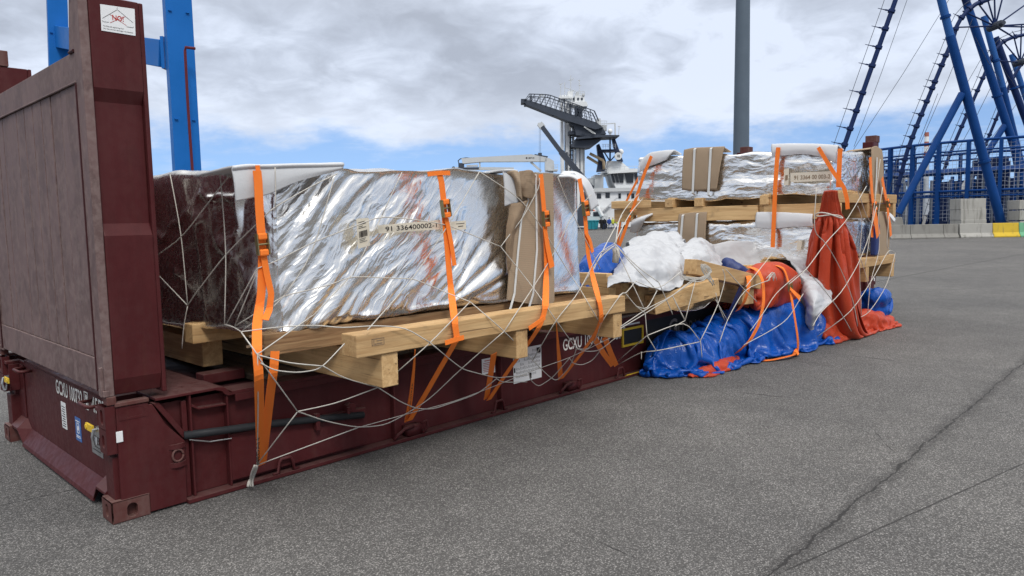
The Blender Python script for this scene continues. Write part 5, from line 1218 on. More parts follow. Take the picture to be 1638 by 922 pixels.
mb = MB(); mb.ribbon([q(1264, 462, -.76), q(1272, 470, -.79), q(1280, 478, -.80)], X_, [.05, .06, .07], .004); mb.build('strap_end', M['orange'], s_)
pstrap('orange strap curling from the beam end over the blue heap to the asphalt', [q(1198, 427, -.3), q(1212, 432, -.62), q(1221, 450, -.70), q(1222, 485, -.74), q(1214, 520, -.74), q(1200, 545, -.72), q(1184, 560, -.64), q(1178, 565, -.50)], X_, .06)
pstrap('short orange strap end hanging off the timber beside the dark blue sling', [q(1190, 436, -.3), q(1198, 442, -.62), q(1197, 465, -.66), q(1190, 485, -.60), q(1180, 497, -.50)], X_, .065)
# net over the pile and the far stack
NET2 = []
def c2(px, Y=-.80, r=.0042, sm=2):
    P = [q(p[0], p[1], p[2] if len(p) > 2 else Y) for p in px]
    D = np.array([P[i]*(1-k/4)+P[i+1]*k/4 for i in range(len(P)-1) for k in range(4)]+[P[-1]]); NET2.append((smooth(D, sm), r))
for px in ([(960, 506), (995, 468), (1001, 470), (1017, 450)], [(992, 526), (1032, 502), (1075, 474), (1110, 446)], [(992, 523), (1038, 492), (1070, 477), (1112, 448)], [(1001, 470), (1017, 490), (1032, 501)], [(1032, 501), (1035, 537)],
           [(1035, 537), (1096, 513), (1120, 546)], [(1096, 513), (1076, 474)], [(1096, 513), (1113, 447)], [(990, 583, -.10), (1026, 563, -.45), (1050, 562, -.62), (1120, 547, -.75)], [(988, 578, -.06), (1035, 537, -.6)], [(1035, 537), (1050, 562)], [(1026, 563, -.5), (1026, 575, -.5)],
           [(1051, 465), (1035, 496), (1017, 490)], [(1054, 452), (1066, 480), (1076, 503)], [(1017, 450), (1051, 465), (1090, 435)], [(983, 390, -.5), (1008, 420, -.6), (1051, 465, -.72)], [(985, 392, -.5), (1020, 428, -.62), (1054, 452, -.72)], [(983, 392, -.5), (1005, 440, -.65), (1031, 496, -.75)],
           [(1080, 483), (1095, 512)], [(1120.5, 545), (1123, 572)], [(1080, 522), (1096, 513)], [(1120, 546), (1149, 488), (1161, 445), (1156, 431)], [(1161, 431), (1188, 461), (1211, 483)], [(1151, 548), (1163, 512), (1191, 462), (1232, 448)], [(1145, 469), (1149, 488), (1159, 512)],
           [(1193, 459), (1236, 405, -.6)], [(1200, 530), (1222, 500), (1240, 470), (1275, 440, -.8), (1290, 432, -1.0)], [(1190, 552), (1228, 532), (1260, 512), (1285, 470, -.9)], [(1145, 480), (1163, 512)]): c2(px)
for k in range(7):
    rg = random.Random(k+5); j = lambda s: rg.uniform(-s, s)
    c2([(1092+j(4), 444+j(3)), (1108+j(4), 448+j(4)), (1125+j(4), 446+j(4)), (1137+j(3), 438+j(4)), (1134+j(4), 428+j(4)), (1122+j(3), 424+j(4)), (1128+j(4), 436+j(4)), (1140+j(4), 455+j(6))], -.80)
for k in range(4):
    rg = random.Random(k+25); j = lambda s: rg.uniform(-s, s); c2([(1228+j(3), 448+j(3)), (1236+j(4), 436+j(4)), (1240+j(3), 448+j(3))], -.80)
for px in ([(1262, 455), (1290, 432), (1321, 388), (1352, 356), (1368, 330), (1386, 298)], [(1300, 522), (1312, 500), (1345, 470), (1372, 425), (1390, 380), (1402, 330)], [(1304, 541, -.75), (1362, 500), (1400, 440), (1422, 398), (1432, 405)], [(1306, 300), (1301, 372), (1321, 388), (1345, 430), (1365, 480), (1372, 522)],
           [(1290, 432), (1320, 465), (1345, 500), (1362, 530)], [(1352, 356), (1372, 400), (1385, 440), (1392, 470)], [(1366, 512), (1390, 502), (1420, 455), (1432, 405)], [(1372, 330), (1380, 350), (1374, 420), (1378, 505)], [(1408, 255), (1400, 320), (1388, 400), (1384, 425)], [(1412, 300), (1404, 345), (1408, 400), (1392, 450), (1388, 500)], [(1352, 262), (1375, 312), (1385, 345), (1398, 362)], [(1422, 345), (1418, 395), (1422, 398)]): c2(px, -1.12 if px[0][0] < 1345 else -.95, .0046)
for px in ([(985, 392, -.5), (960, 410, -.45), (930, 460, -.42)], [(983, 390, -.4), (1005, 345, .5), (1028, 318, 1.4)], [(985, 388, -.4), (990, 350, .3), (1003, 330, 1.2), (1022, 310, 2.0)], [(962, 405, -.4), (985, 392, -.5)], [(945, 440, -.42), (975, 380, .0), (995, 345, .6)]): c2(px, -.5, .005)
mb = MB()
for P, r in NET2: mb.tube(P, r, 5)
c = q(984, 398, -.5); mb.tube([c, c+np.array([.02, 0, -.04]), c+np.array([.0, 0, -.12])], [.03, .035, .03], 6)
tag(mb.build('cargo_net', M['rope'], smooth=True, fix=False), 'tangled white cord cargo net over the timber pile, red cone and far stack', 'cargo net', 'cord cargo nets')
# ------------------------------------------------------------------ mast and gantry crane
def PX(x, y, D): return onD(x, y, D)
mast = thing('lamp_mast', fr(*uz(1186, 380, 24)[:1], 0, 24), 'tall plain grey tapered lamp mast rising behind the far stack of crates', 'lamp mast')
u0 = uz(1185.5, 235, 24)[0]; u1 = uz(1188.5, 0, 24)[0]; z1 = uz(1188.5, 0, 24)[1]
mb = MB(); k = (u1-u0)/(z1-3.85); mb.cone(fr(u0-k*3.6, .25, 24), fr(u1+k*8, z1+8, 24), .275, .165, 24); mb.build('mast_tube', M['pole'], mast, smooth=False, auto=40)
mb = MB(); mb.cone(fr(u0-k*3.6, 0, 24), fr(u0-k*3.6, .25, 24), .42, .42, 16); mb.build('base_plate', M['pole'], mast)
mb = MB(); mb.cone(fr(u1+k*8, z1+8, 24), fr(u1+k*8, z1+8.3, 24), .6, .6, 12)
for t in range(4): a = t*math.pi/2; mb.obox(fr(u1+k*8+.7*math.cos(a), z1+8.1, 24+.7*math.sin(a)), RH, FW, UPV, .5, .5, .14)
mb.build('lamp_head', M['pole'], mast)
gan = thing('gantry_crane', fr(-11, 0, 25), 'blue steel gantry crane with cross beam and dark red pipe behind the end wall', 'crane')
def gleg(xa, xb, D, w, wl):
    A = fr(*uz(*xa, D), D); B = fr(*uz(*xb, D), D); d = (B-A)/np.linalg.norm(B-A); A2 = A-d*(A[2]-.2)/d[2]; B2 = B+d*6
    f = FW*.80-RH*.60; s = np.cross(d, f); s /= np.linalg.norm(s); f2 = np.cross(s, d)
    mb = MB(); L = np.linalg.norm(B2-A2); mb.obox((A2+B2)/2, d, s, f2, L, w, wl); o = mb.build('leg', M['cblue'], gan, bevel=.02)
    for t in (.28, .42, .60, .66):
        P = A2+(B2-A2)*t; mb = MB(); mb.obox(P, d, s, f2, .03, w+.05, wl+.05); 
    for t in (.33, .56):
        P = A2+(B2-A2)*t
        for kx in (-.3, .35): m2 = MB(); m2.obox(P+s*w*kx-f2*(wl/2+.03), d, s, f2, .03, .10, .06); m2.build('lifting_lug', M['cblue'], gan)
    return A2, B2, s, f2, d
A2, B2, s_, f2, d_ = gleg((299, 272), (283, 0), 24, .80, .42)
gleg((100, 300), (91, 0), 31, .72, .40)
Pr = fr(*uz(262, 85, 24), 24.2); Pl = fr(*uz(98, 60, 31), 31); mb = MB(); mb.beam(Pr, Pl, .5, .85); mb.build('cross_beam', M['cblue'], gan, bevel=.02)
mb = MB(); mb.obox(Pr+np.array([0, 0, .0])+FW*0, RH, FW, UPV, .10, .62, 1.0); mb.build('flange', M['cblue'], gan)
pp = [fr(*uz(x, y, 23.45), 23.45) for x, y in ((312, 78), (297, 76), (296, 82), (300, 160), (304, 220), (308, 275), (311, 330))]
mb = MB(); mb.tube(pp, .045, 8); mb.build('pipe', M['pipe_red'], gan, smooth=True)
# ------------------------------------------------------------------ the ship at the quay
SD = 122.0
ship = thing('ship', fr(12, 0, SD), 'white service ship at the quay with pale tower, navy mast and dark gangway boom', 'ship')
def pbox(mb, x0, y0, x1, y1, D=SD, dep=4.0, d0=0.0):
    a = uz(x0, y0, D); b = uz(x1, y1, D); return mb.fbox(a[0], b[0], b[1], a[1], D+d0, D+d0+dep)
def pp3(x, y, d=0.0, D=SD): u, z = uz(x, y, D); return fr(u, z, D+d)
def ppoly(mb, px, dep=3.0, d0=0.0, D=SD): return mb.prism([pp3(x, y, d0, D) for x, y in px], FW*dep)
def part(fn, name, mat, parent=None, **k): mb = MB(); fn(mb); return mb.build(name, M[mat], parent or ship, **k)
hull = part(lambda m: ppoly(m, [(700, 368), (1180, 368), (1185, 352), (1100, 343), (1000, 338), (985, 330), (925, 336), (700, 350)], 16, 1), 'hull', 'ship_white')
part(lambda m: ppoly(m, [(700, 368.5), (1180, 368.5), (1181, 364), (700, 364)], 15.8, .8), 'waterline_band', 'ship_navy')
deckh = part(lambda m: ppoly(m, [(938, 340), (1120, 340), (1120, 300), (946, 303), (938, 310)], 10, 2), 'deckhouse', 'ship_white')
for x0, y0, x1, y1 in ((957, 309, 964, 317), (971, 308, 978, 316), (992, 309, 996, 317), (1006, 309, 1010, 317), (1013, 309, 1018, 317), (1030, 309, 1036, 317)):
    part(lambda m: pbox(m, x0, y0, x1, y1, dep=.3, d0=1.9), 'window', 'glass', deckh)
part(lambda m: pbox(m, 940, 301, 1120, 303.5, dep=11, d0=1.5), 'deck_edge', 'ship_grey', deckh)
# stair on the hull
for i in range(9): pass
part(lambda m: [pbox(m, 965+i*2.6, 337-i*2.5, 968+i*2.6, 338.5-i*2.5, dep=.8, d0=.4) for i in range(9)] and m.beam(pp3(962, 340, .4), pp3(988, 316, .4), .12, .12), 'gangway_stair', 'ship_grey')
bridge = part(lambda m: ppoly(m, [(988, 300), (1060, 300), (1060, 274), (1000, 274), (980, 277), (984, 292)], 8, 2), 'bridge', 'ship_white')
for x0, x1 in ((979, 983), (985, 989), (990.5, 1000), (1001.5, 1016), (1017, 1030), (1031, 1045)):
    part(lambda m: ppoly(m, [(x0+4, 291.5), (x1+4 if x1 < 992 else x1, 291.5), (x1, 276.5), (x0, 278 if x0 < 990 else 276.5)], .3, 1.75), 'window', 'glass', bridge)
part(lambda m: ppoly(m, [(974, 277.5), (1065, 272), (1065, 269.5), (1010, 270), (975, 275.5)], 10, 1), 'bridge_roof', 'ship_white', bridge)
for i in range(8): pass
part(lambda m: [m.beam(pp3(985+i*8, 275, 1.5), pp3(985+i*8, 266, 1.5), .06, .06, FW) for i in range(9)]+[m.beam(pp3(985, 266+j*4, 1.5), pp3(1050, 264+j*4, 1.5), .06, .06) for j in (0, 1)], 'railing', 'ship_grey', bridge)
fun = part(lambda m: ppoly(m, [(970, 275), (1004, 273), (1012, 268), (998, 256), (976, 255)], 6, 3), 'funnel_house', 'ship_white')
part(lambda m: ppoly(m, [(955, 300), (969, 300), (969, 278), (955, 278)], 6, 3), 'louvre_house', 'ship_grey')
part(lambda m: ppoly(m, [(942, 303), (956, 303), (956, 282), (942, 284)], 6, 4), 'deck_locker', 'ship_white')
for k, (a, b, c) in enumerate((((945, 244.5), (967, 256), (968, 270)), ((941.5, 249), (963, 262), (963, 272)))):
    part(lambda m: m.tube([pp3(*a, 1.5+k), pp3((a[0]+b[0])/2, (a[1]+b[1])/2, 1.5+k), pp3(b[0]-1, b[1]-.5, 1.5+k), pp3(b[0]+.3, b[1]+2, 1.5+k), pp3(*c, 1.5+k)], .24, 8), 'exhaust_pipe', 'beige', smooth=True)
part(lambda m: m.box(0, .01, 0, .01, 0, .01) if False else [m.beam(pp3(957, 272+j*2.5, 1), pp3(972, 271+j*2.5, 1), .12, .12) for j in range(3)], 'exhaust_rail', 'ship_dark')
mastn = part(lambda m: ppoly(m, [(981.5, 218), (986, 218), (1000, 257), (991, 256)], 1.2, 2), 'mast_leg', 'ship_navy')
part(lambda m: ppoly(m, [(957, 230), (961, 228), (972, 256), (970, 272), (957, 274), (960, 256)], 1.2, 2), 'mast_leg', 'ship_navy')
part(lambda m: (pbox(m, 960, 238, 986, 241.5, dep=2, d0=1.5), m.beam(pp3(968, 240, 2), pp3(978, 256, 2), .2, .2, FW), m.beam(pp3(988, 246, 2), pp3(979, 256, 2), .2, .2, FW), m.beam(pp3(978.5, 256, 2), pp3(978.5, 218, 2), .25, .25, FW)), 'mast_crosstree', 'ship_navy')
part(lambda m: m.cone(pp3(991.5, 248.5, 1.7), pp3(991.5, 248.5, 1.95), .62, .62, 20), 'badge', 'ship_white', mastn)
part(lambda m: text_mb('VB', pp3(989.5, 250.7, 1.65), RH, UPV, .46, .46, .02, mb=m), 'badge_lettering', 'dark', mastn)
def dome(x, y, r, d):
    c = pp3(x, y, d); mb = MB(); A = np.zeros((16, 9, 3))
    for i in range(16):
        for j in range(9): a = 2*math.pi*i/16; t = -math.pi/2+math.pi*j/8; A[i, j] = c+r*(RH*math.cos(a)*math.cos(t)+FW*math.sin(a)*math.cos(t)+UPV*math.sin(t))
    mb.grid(A, closed_u=True); mb.cone(c-UPV*r*1.6, c-UPV*r*.7, r*.4, r*.5, 8); mb.build('radome', M['ship_white'], ship, smooth=True)
dome(997.5, 240.5, .48, 3); dome(980, 207, .42, 3)
# tower
tw = part(lambda m: (pbox(m, 897.5, 155, 903.8, 330, dep=3, d0=1), pbox(m, 904.6, 155, 913, 330, dep=3, d0=.9)), 'tower_column', 'ship_white')
part(lambda m: pbox(m, 917, 196, 921, 330, dep=2, d0=1.2), 'tower_column', 'ship_white')
part(lambda m: (pbox(m, 922.5, 235, 928.5, 330, dep=3, d0=1), pbox(m, 929.2, 235, 937, 330, dep=3, d0=.9)), 'tower_column', 'ship_white')
part(lambda m: pbox(m, 911, 156, 917, 330, dep=1.5, d0=2.2), 'tower_core', 'ship_grey')
part(lambda m: [pbox(m, 911.5, y, 917.5, y+1.2, dep=.4, d0=.6) for y in range(212, 330, 7)], 'tower_ladder', 'ship_dark')
part(lambda m: (pbox(m, 906, 243, 909, 300, dep=.4, d0=.5), pbox(m, 934.6, 238, 935.6, 300, dep=.3, d0=.55)), 'tower_slot', 'ship_dark')
part(lambda m: (pbox(m, 894.5, 154, 916, 156.5, dep=4, d0=.5), [pbox(m, 896+i*4, 150.5, 898.6+i*4, 153.5, dep=2, d0=1) for i in range(4)]), 'tower_head', 'ship_white')
hd = part(lambda m: (pbox(m, 909, 144, 918, 163, dep=3, d0=1), pbox(m, 920, 151, 936, 162, dep=3, d0=.8), ppoly(m, [(908, 163), (938, 162), (941, 168), (936, 172), (914, 166)], 4, .3)), 'control_cabin', 'ship_white')
part(lambda m: (pbox(m, 923, 145, 928, 151, dep=2, d0=1.5), pbox(m, 932, 149, 936, 152, dep=1, d0=.6)), 'cabin_equipment', 'ship_grey', hd)
part(lambda m: (pbox(m, 933, 170, 939, 172.5, dep=1, d0=.2), pbox(m, 922, 166, 934, 184, dep=2, d0=2), [pbox(m, x, 155.5, x+3, 159, dep=.2, d0=.65) for x in (917, 924, 930)]), 'cabin_underside', 'ship_dark', hd)
def thin(m, a, b, w=.05, d=1.0): m.beam(pp3(*a, d), pp3(*b, d), w, w, FW)
for pts in ([((897.6, 152), (897.6, 133)), ((894.5, 132), (897.5, 134)), ((897.5, 134), (900.5, 132))], [((904, 152), (904, 130)), ((904, 139), (920, 144))], [((913.8, 144), (913.8, 119)), ((910.5, 127), (917, 126)), ((917, 126), (917.5, 123))], [((927.5, 145), (927.5, 127)), ((925.5, 127), (929, 127)), ((926, 135), (931, 136))]):
    part(lambda m: [thin(m, a, b, .10) for a, b in pts], 'antenna', 'ship_grey')
part(lambda m: [thin(m, (x, 151), (x, 145), .05, .7) for x in (920, 923, 926, 929, 932, 935)]+[thin(m, (918, y), (937, y+1), .05, .7) for y in (145, 148)], 'cabin_railing', 'ship_grey', hd)
# gangway boom
gw = part(lambda m: ppoly(m, [(834, 163), (846, 164), (900, 182), (952, 199), (962, 207), (950, 210), (905, 196), (862, 179), (842, 171)], 2.4, -2.2), 'gangway_boom', 'ship_dark')
def truss(m):
    def lerp(a, b, t): return (a[0]+(b[0]-a[0])*t, a[1]+(b[1]-a[1])*t)
    top = lambda t: lerp((846, 154.5), (876, 155.5), t/.25) if t < .25 else (lerp((876, 155.5), (948, 181), (t-.25)/.75))
    bot = lambda t: lerp((840, 163), (952, 200), t)
    thin(m, (840, 163), (840, 163.5), .2, -2.3); m.beam(pp3(876, 155.5, -2.3), pp3(876, 155.5, .2), .1, .1); m.beam(pp3(912, 168.2, -2.3), pp3(912, 168.2, .2), .1, .1)
    for d in (-2.3, .2):
        for i in range(14):
            a, b = i/14, (i+1)/14
            thin(m, top(a), top(b), .13, d); thin(m, bot(a), top(a), .09, d); thin(m, top(a), bot(b), .06, d); mid = lambda t: lerp(top(t), bot(t), .5); thin(m, mid(a), mid(b), .05, d)
        thin(m, (948, 181), (955, 197), .18, d)
part(truss, 'gangway_truss', 'ship_dark', gw)
part(lambda m: (pbox(m, 833, 162, 842, 168, dep=2.4, d0=-2.2), pbox(m, 838, 167, 847, 171, dep=2.2, d0=-2), pbox(m, 848, 155, 850, 163, dep=2, d0=-2), pbox(m, 882, 185, 884.5, 189, dep=1, d0=-2)), 'gangway_tip', 'ship_dark', gw)
part(lambda m: (thin(m, (862, 157), (868, 153), .12, -1), thin(m, (868, 153), (870, 158), .12, -1), pbox(m, 864, 152, 868, 154, dep=.5, d0=-1)), 'gangway_lamp', 'ship_grey', gw)
part(lambda m: (ppoly(m, [(910, 199), (962, 206), (968, 216), (935, 220), (920, 218), (918, 205)], 3, -1.5), pbox(m, 909, 211, 925, 216, dep=3, d0=-1)), 'gangway_turret', 'ship_dark')
part(lambda m: (ppoly(m, [(921, 222), (955, 218), (988, 218.5), (988, 220.5), (955, 222), (921, 225)], 5, -2), ppoly(m, [(913, 232), (921, 226), (962, 224), (946, 236), (937, 238), (914, 236.5)], 4, -1)), 'gangway_platform', 'ship_dark')
part(lambda m: [thin(m, (932+i*2, 206+i*1.2), (946+i*2, 216+i*.6), .16, -2.4) for i in range(3)], 'boom_cylinder', 'ship_grey')
part(lambda m: (m.cone(pp3(961, 210, 0), pp3(961, 201, 0), 1.0, 1.0, 12), m.cone(pp3(957.5, 202, 0), pp3(957.5, 190, 0), .35, .35, 8)), 'winch_drum', 'ship_grey')
part(lambda m: [thin(m, (951+i*3, 203), (951+i*3, 195), .06, -1.2) for i in range(7)]+[thin(m, (951, y), (970, y+.4), .06, -1.2) for y in (195, 199, 203)]+[thin(m, (970, 200), (982, 199), .14, -1.2), thin(m, (982, 199), (982.5, 220), .2, -1.2), thin(m, (974, 219), (974, 210), .06, -1), thin(m, (988, 219), (989, 204), .08, -1), thin(m, (987, 204), (991, 204), .1, -1)]+[thin(m, (966+i*4, 237), (966+i*4, 230), .05, 1) for i in range(6)]+[thin(m, (964, y), (987, y), .05, 1) for y in (230, 233)], 'turret_railing', 'ship_grey')
# deck crane
ck = part(lambda m: ppoly(m, [(738, 253.5), (760, 252), (850, 247), (874, 252), (874, 258.5), (847, 258.5), (770, 259), (740, 262)], 1.6, 0), 'crane_boom', 'ship_grey')
part(lambda m: ppoly(m, [(726, 267.5), (785, 267.5), (822, 268), (822, 272), (735, 271.5)], 1.4, .2), 'crane_jib', 'ship_grey')
part(lambda m: (pbox(m, 736, 268.3, 766, 270.4, dep=.2, d0=0), pbox(m, 733, 261, 742, 268, dep=1, d0=.1), m.cone(pp3(725, 269.2, .8), pp3(725, 269.2, 1.4), .35, .35, 10)), 'jib_detail', 'ship_dark', ck)
part(lambda m: m.tube([pp3(x, y, .5) for x, y in ((734, 262), (732.5, 257), (736, 254), (745, 252.3), (753, 253))], .09, 6), 'crane_hose', 'ship_dark', ck)
part(lambda m: (pbox(m, 746, 264, 764, 266.5, dep=.6, d0=.2), pbox(m, 766, 260, 768.5, 268, dep=.6, d0=.2)), 'jib_cylinder', 'ship_grey', ck)
part(lambda m: (m.beam(pp3(849, 259, .5), pp3(866, 274, .5), .35, .35, FW)), 'luffing_cylinder', 'ship_grey', ck)
part(lambda m: (ppoly(m, [(872, 258), (873, 252), (880, 254), (886, 258), (887, 272), (872, 273)], 2, 0), pbox(m, 876, 271.5, 892, 273.5, dep=3, d0=-.5), pbox(m, 873, 273, 886, 330, dep=2.5, d0=.2)), 'crane_column', 'ship_grey', ck)
part(lambda m: (pbox(m, 861, 244.5, 867, 250, dep=1, d0=.3), ppoly(m, [(854, 248), (876, 252), (877, 250), (856, 246.5)], 1, .3)), 'crane_winch', 'ship_dark', ck)
part(lambda m: m.cone(pp3(842.5, 253, -.05), pp3(842.5, 253, 0.02), .14, .14, 12), 'badge', 'dark', ck)
part(lambda m: text_mb('METUS', pp3(845.5, 254.2, -.04), RH, UPV, .24, .95, .01, mb=m), 'badge_lettering', 'dark', ck)
part(lambda m: [thin(m, (884+i*2.5, 272), (884+i*2.5, 264), .05, -.3) for i in range(4)]+[thin(m, (884, y), (893, y), .05, -.3) for y in (264, 268)], 'crane_railing', 'ship_grey', ck)
# mobile crane on the quay, only its boom shows above the near crate
MD = 104.0
mc = thing('mobile_crane', fr(*uz(945, 367, MD)[:1], 0, MD), 'dark telescopic crane boom leaning left in front of the ship tower, hoist lines hanging', 'crane')
part(lambda m: (m.beam(pp3(945, 300, 0, MD), pp3(897, 243, 0, MD), .75, .75), m.beam(pp3(899, 245.5, 0, MD), pp3(867, 203, 0, MD), .58, .58)), 'boom', 'ship_dark', mc)
part(lambda m: (m.beam(pp3(869, 205, 0, MD), pp3(863, 198, 0, MD), .5, .8), m.cone(pp3(862.5, 199.5, -.2, MD), pp3(862.5, 199.5, .3, MD), .25, .25, 10)), 'boom_head', 'ship_grey', mc)
part(lambda m: [m.tube([pp3(x, 199, 0, MD), pp3(x, 230, 0, MD), pp3(x, 292, 0, MD)], .025, 4) for x in (862.6, 864.8)], 'hoist_line', 'ship_dark', mc)
part(lambda m: (pbox(m, 925, 345, 975, 362, MD, 2.4), pbox(m, 925, 300, 955, 345, MD, 2.2, .1)) if False else (pbox(m, 915, 352, 937, 362, MD, 2.4), ppoly(m, [(920, 352), (935, 352), (951, 297), (940, 297)], 2, .2, MD)), 'chassis', 'ship_dark', mc)
# quayside things
QD = 108.0
sk = thing('skip_container', fr(*uz(948, 367, QD)[:1], 0, QD), 'small teal steel skip standing on the quay below the ship', 'skip')
part(lambda m: ppoly(m, [(939, 367), (956, 367), (958, 353.5), (937, 353.5)], 2.2, 0, QD), 'tub', 'teal', sk)
part(lambda m: [pbox(m, x, 354, x+1, 366, QD, .15, -.15) for x in (941, 946.5, 952)]+[pbox(m, 936.5, 352.8, 958.5, 354, QD, 2.4, -.1)], 'rib', 'teal', sk)
wl = thing('loader', fr(*uz(958, 367, 110)[:1], 0, 110), 'pale wheeled loader with dark cab windows parked behind the teal skip', 'loader')
part(lambda m: (pbox(m, 940, 346, 972, 358, 110, 2.2), pbox(m, 958, 342, 972, 348, 110, 1.8, .2)), 'body', 'ship_grey', wl)
cb = part(lambda m: pbox(m, 946, 338, 960, 347, 110, 1.9, .1), 'cab', 'ship_white', wl); part(lambda m: pbox(m, 949, 339.5, 959, 346.5, 110, .1, -.02), 'cab_window', 'glass', cb)
part(lambda m: m.tube([pp3(963, 346, 0, 110), pp3(952, 326, 0, 110), pp3(938, 300, 0, 110)], .30, 8), 'arm', 'ship_white', wl)
for x in (944, 966): part(lambda m: m.cone(pp3(x, 361.5, -.1, 110), pp3(x, 361.5, .5, 110), .55, .55, 16), 'wheel', 'black', wl)
lbt = thing('lifeboat', fr(*uz(944, 340, 118)[:1], uz(944, 345, 118)[1], 118), 'orange lifeboat top showing on the ship side above the teal skip', 'lifeboat')
part(lambda m: ppoly(m, [(936, 346), (953, 346), (955, 340), (950, 335), (938, 335), (935, 341)], 2, 0, 118), 'hull', 'orange_paint', lbt, bevel=.3)
part(lambda m: pbox(m, 940, 336, 949, 339, 118, .1, -.1), 'window_band', 'glass', lbt)
van = thing('van', fr(*uz(1002, 366, 112)[:1], 0, 112), 'white van on the quay glimpsed between the slanting orange straps', 'van')
part(lambda m: ppoly(m, [(994, 364), (1030, 364), (1030, 349), (1000, 349), (996, 355)], 2, 0, 112), 'body', 'ship_white', van, bevel=.1); part(lambda m: ppoly(m, [(997.5, 355), (1004, 355), (1004, 351), (1000.5, 351)], .1, -.05, 112), 'window', 'glass', van)
for x in (1000, 1024): part(lambda m: m.cone(pp3(x, 363.5, -.1, 112), pp3(x, 363.5, .4, 112), .36, .36, 14), 'wheel', 'black', van)
def person(px, D, top, legs, hat, label, pose=0, hgt=1.76):
    u = uz(px, 367, D)[0]; root = thing('person', fr(u, 0, D), label, 'person', 'people on the quay')
    h = hgt; J = {'pel': (0, .53), 'che': (0, .74), 'nec': (0, .84), 'hea': (0, .93), 'hl': (-.055, .50), 'kl': (-.065-.02*pose, .27), 'fl': (-.07-.05*pose, .03), 'hr': (.055, .50), 'kr': (.065+.02*pose, .27), 'fr': (.07+.05*pose, .03), 'sl': (-.115, .80), 'el': (-.15, .63), 'wl': (-.12-.03*pose, .49), 'sr': (.115, .80), 'er': (.15, .63), 'wr': (.11, .50)}
    rr = {'pel': .085, 'che': .10, 'nec': .035, 'hea': .058, 'hl': .06, 'kl': .042, 'fl': .035, 'hr': .06, 'kr': .042, 'fr': .035, 'sl': .042, 'el': .03, 'wl': .024, 'sr': .042, 'er': .03, 'wr': .024}
    ks = list(J); E = [('pel', 'che'), ('che', 'nec'), ('nec', 'hea'), ('pel', 'hl'), ('hl', 'kl'), ('kl', 'fl'), ('pel', 'hr'), ('hr', 'kr'), ('kr', 'fr'), ('che', 'sl'), ('sl', 'el'), ('el', 'wl'), ('che', 'sr'), ('sr', 'er'), ('er', 'wr')]
    me = bpy.data.meshes.new('body'); me.from_pydata([tuple(RH*J[k][0]*h+UPV*J[k][1]*h+FW*(.05*(k in ('wl', 'wr')))*-1) for k in ks], [(ks.index(a), ks.index(b)) for a, b in E], [])
    o = link('body', me, M[legs], root, fr(u, 0, D))
    md = o.modifiers.new('skin', 'SKIN'); 
    for i, k in enumerate(ks): me.skin_vertices[0].data[i].radius = (rr[k]*h, rr[k]*h*.75)
    me.skin_vertices[0].data[0].use_root = True
    o.modifiers.new('sub', 'SUBSURF').levels = 1
    # jacket and hat: shells that follow the body
    mb = MB(); n = 14; A = np.zeros((n, 6, 3))
    for i in range(n):
        for j, (z, rx, ry) in enumerate(((.50, .115, .085), (.58, .112, .085), (.70, .125, .088), (.78, .13, .085), (.83, .10, .07), (.855, .05, .05))): a = 2*math.pi*i/n; A[i, j] = fr(u, 0, D)+RH*math.cos(a)*rx*h+FW*math.sin(a)*ry*h+UPV*z*h
    mb.grid(A, closed_u=True)
    for s in (-1, 1): mb.tube([fr(u, 0, D)+RH*s*x*h+UPV*z*h for x, z in ((.11, .815), (.15, .64), (.125, .52))], [.05*h, .04*h, .034*h], 8)
    mb.build('jacket', M[top], root, smooth=True)
    c = fr(u, .945*h, D); mb = MB(); mb.cone(c, c+UPV*.06*h, .068*h, .045*h, 12); mb.cone(c-UPV*.008, c+UPV*.012, .085*h, .08*h, 12); mb.build('helmet', M[hat], root, smooth=False)
M['hivis'] = plain('hi_vis_yellow', (.55, .60, .10), .6); M['navy_cloth'] = plain('navy_clothing', (.03, .045, .10), .8); M['royal'] = plain('blue_clothing', (.03, .07, .30), .8); M['black_cloth'] = plain('black_clothing', (.02, .02, .022), .8)
for a in ((961.5, 107, 'black_cloth', 'black_cloth', 'black', 'person in black clothing standing closest to the teal skip', 0), (967, 107, 'black_cloth', 'navy_cloth', 'white', 'person in dark clothes and a white helmet among the group on the quay', 1),
          (974.5, 106, 'royal', 'navy_cloth', 'black', 'person in a royal blue jacket standing on the quay', 0), (980.5, 107, 'hivis', 'black_cloth', 'yellow', 'person in a yellow hi-vis jacket and black trousers on the quay', 1), (987, 106, 'hivis', 'royal', 'yellow', 'person in a yellow hi-vis jacket and blue trousers, nearest the timber end', 0)): person(*a)
# ------------------------------------------------------------------ the cable yard on the right
BD = 45.5
bars = [((1421, 1454), 'concrete', 'grey concrete barrier directly beside the far stack of crates'), ((1454.5, 1507), 'concrete', 'long stained grey concrete barrier under the blue cage'), ((1507.5, 1530), 'concrete', 'short grey concrete barrier left of the block stack'),
        ((1533, 1585), 'concrete_lt', 'pale concrete barrier under the stack of three blocks'), ((1585.5, 1627), 'yellow_con', 'concrete barrier painted yellow'), ((1627.5, 1700), 'green_con', 'concrete barrier painted green')]
for (x0, x1), m_, lab in bars:
    u0 = uz(x0, 386, BD)[0]; u1 = uz(x1, 386, BD)[0]; h = .88
    mb = MB(); prof = [(-.28, 0), (.28, 0), (.28, .08), (.13, .30), (.09, h), (-.09, h), (-.13, .30), (-.28, .08)]
    mb.prism([fr(u0, z, BD+d) for d, z in prof], RH*(u1-u0)); o = mb.build('concrete_barrier', M[m_], bevel=.02); tag(o, lab, 'barrier', 'concrete barriers round the cable yard')
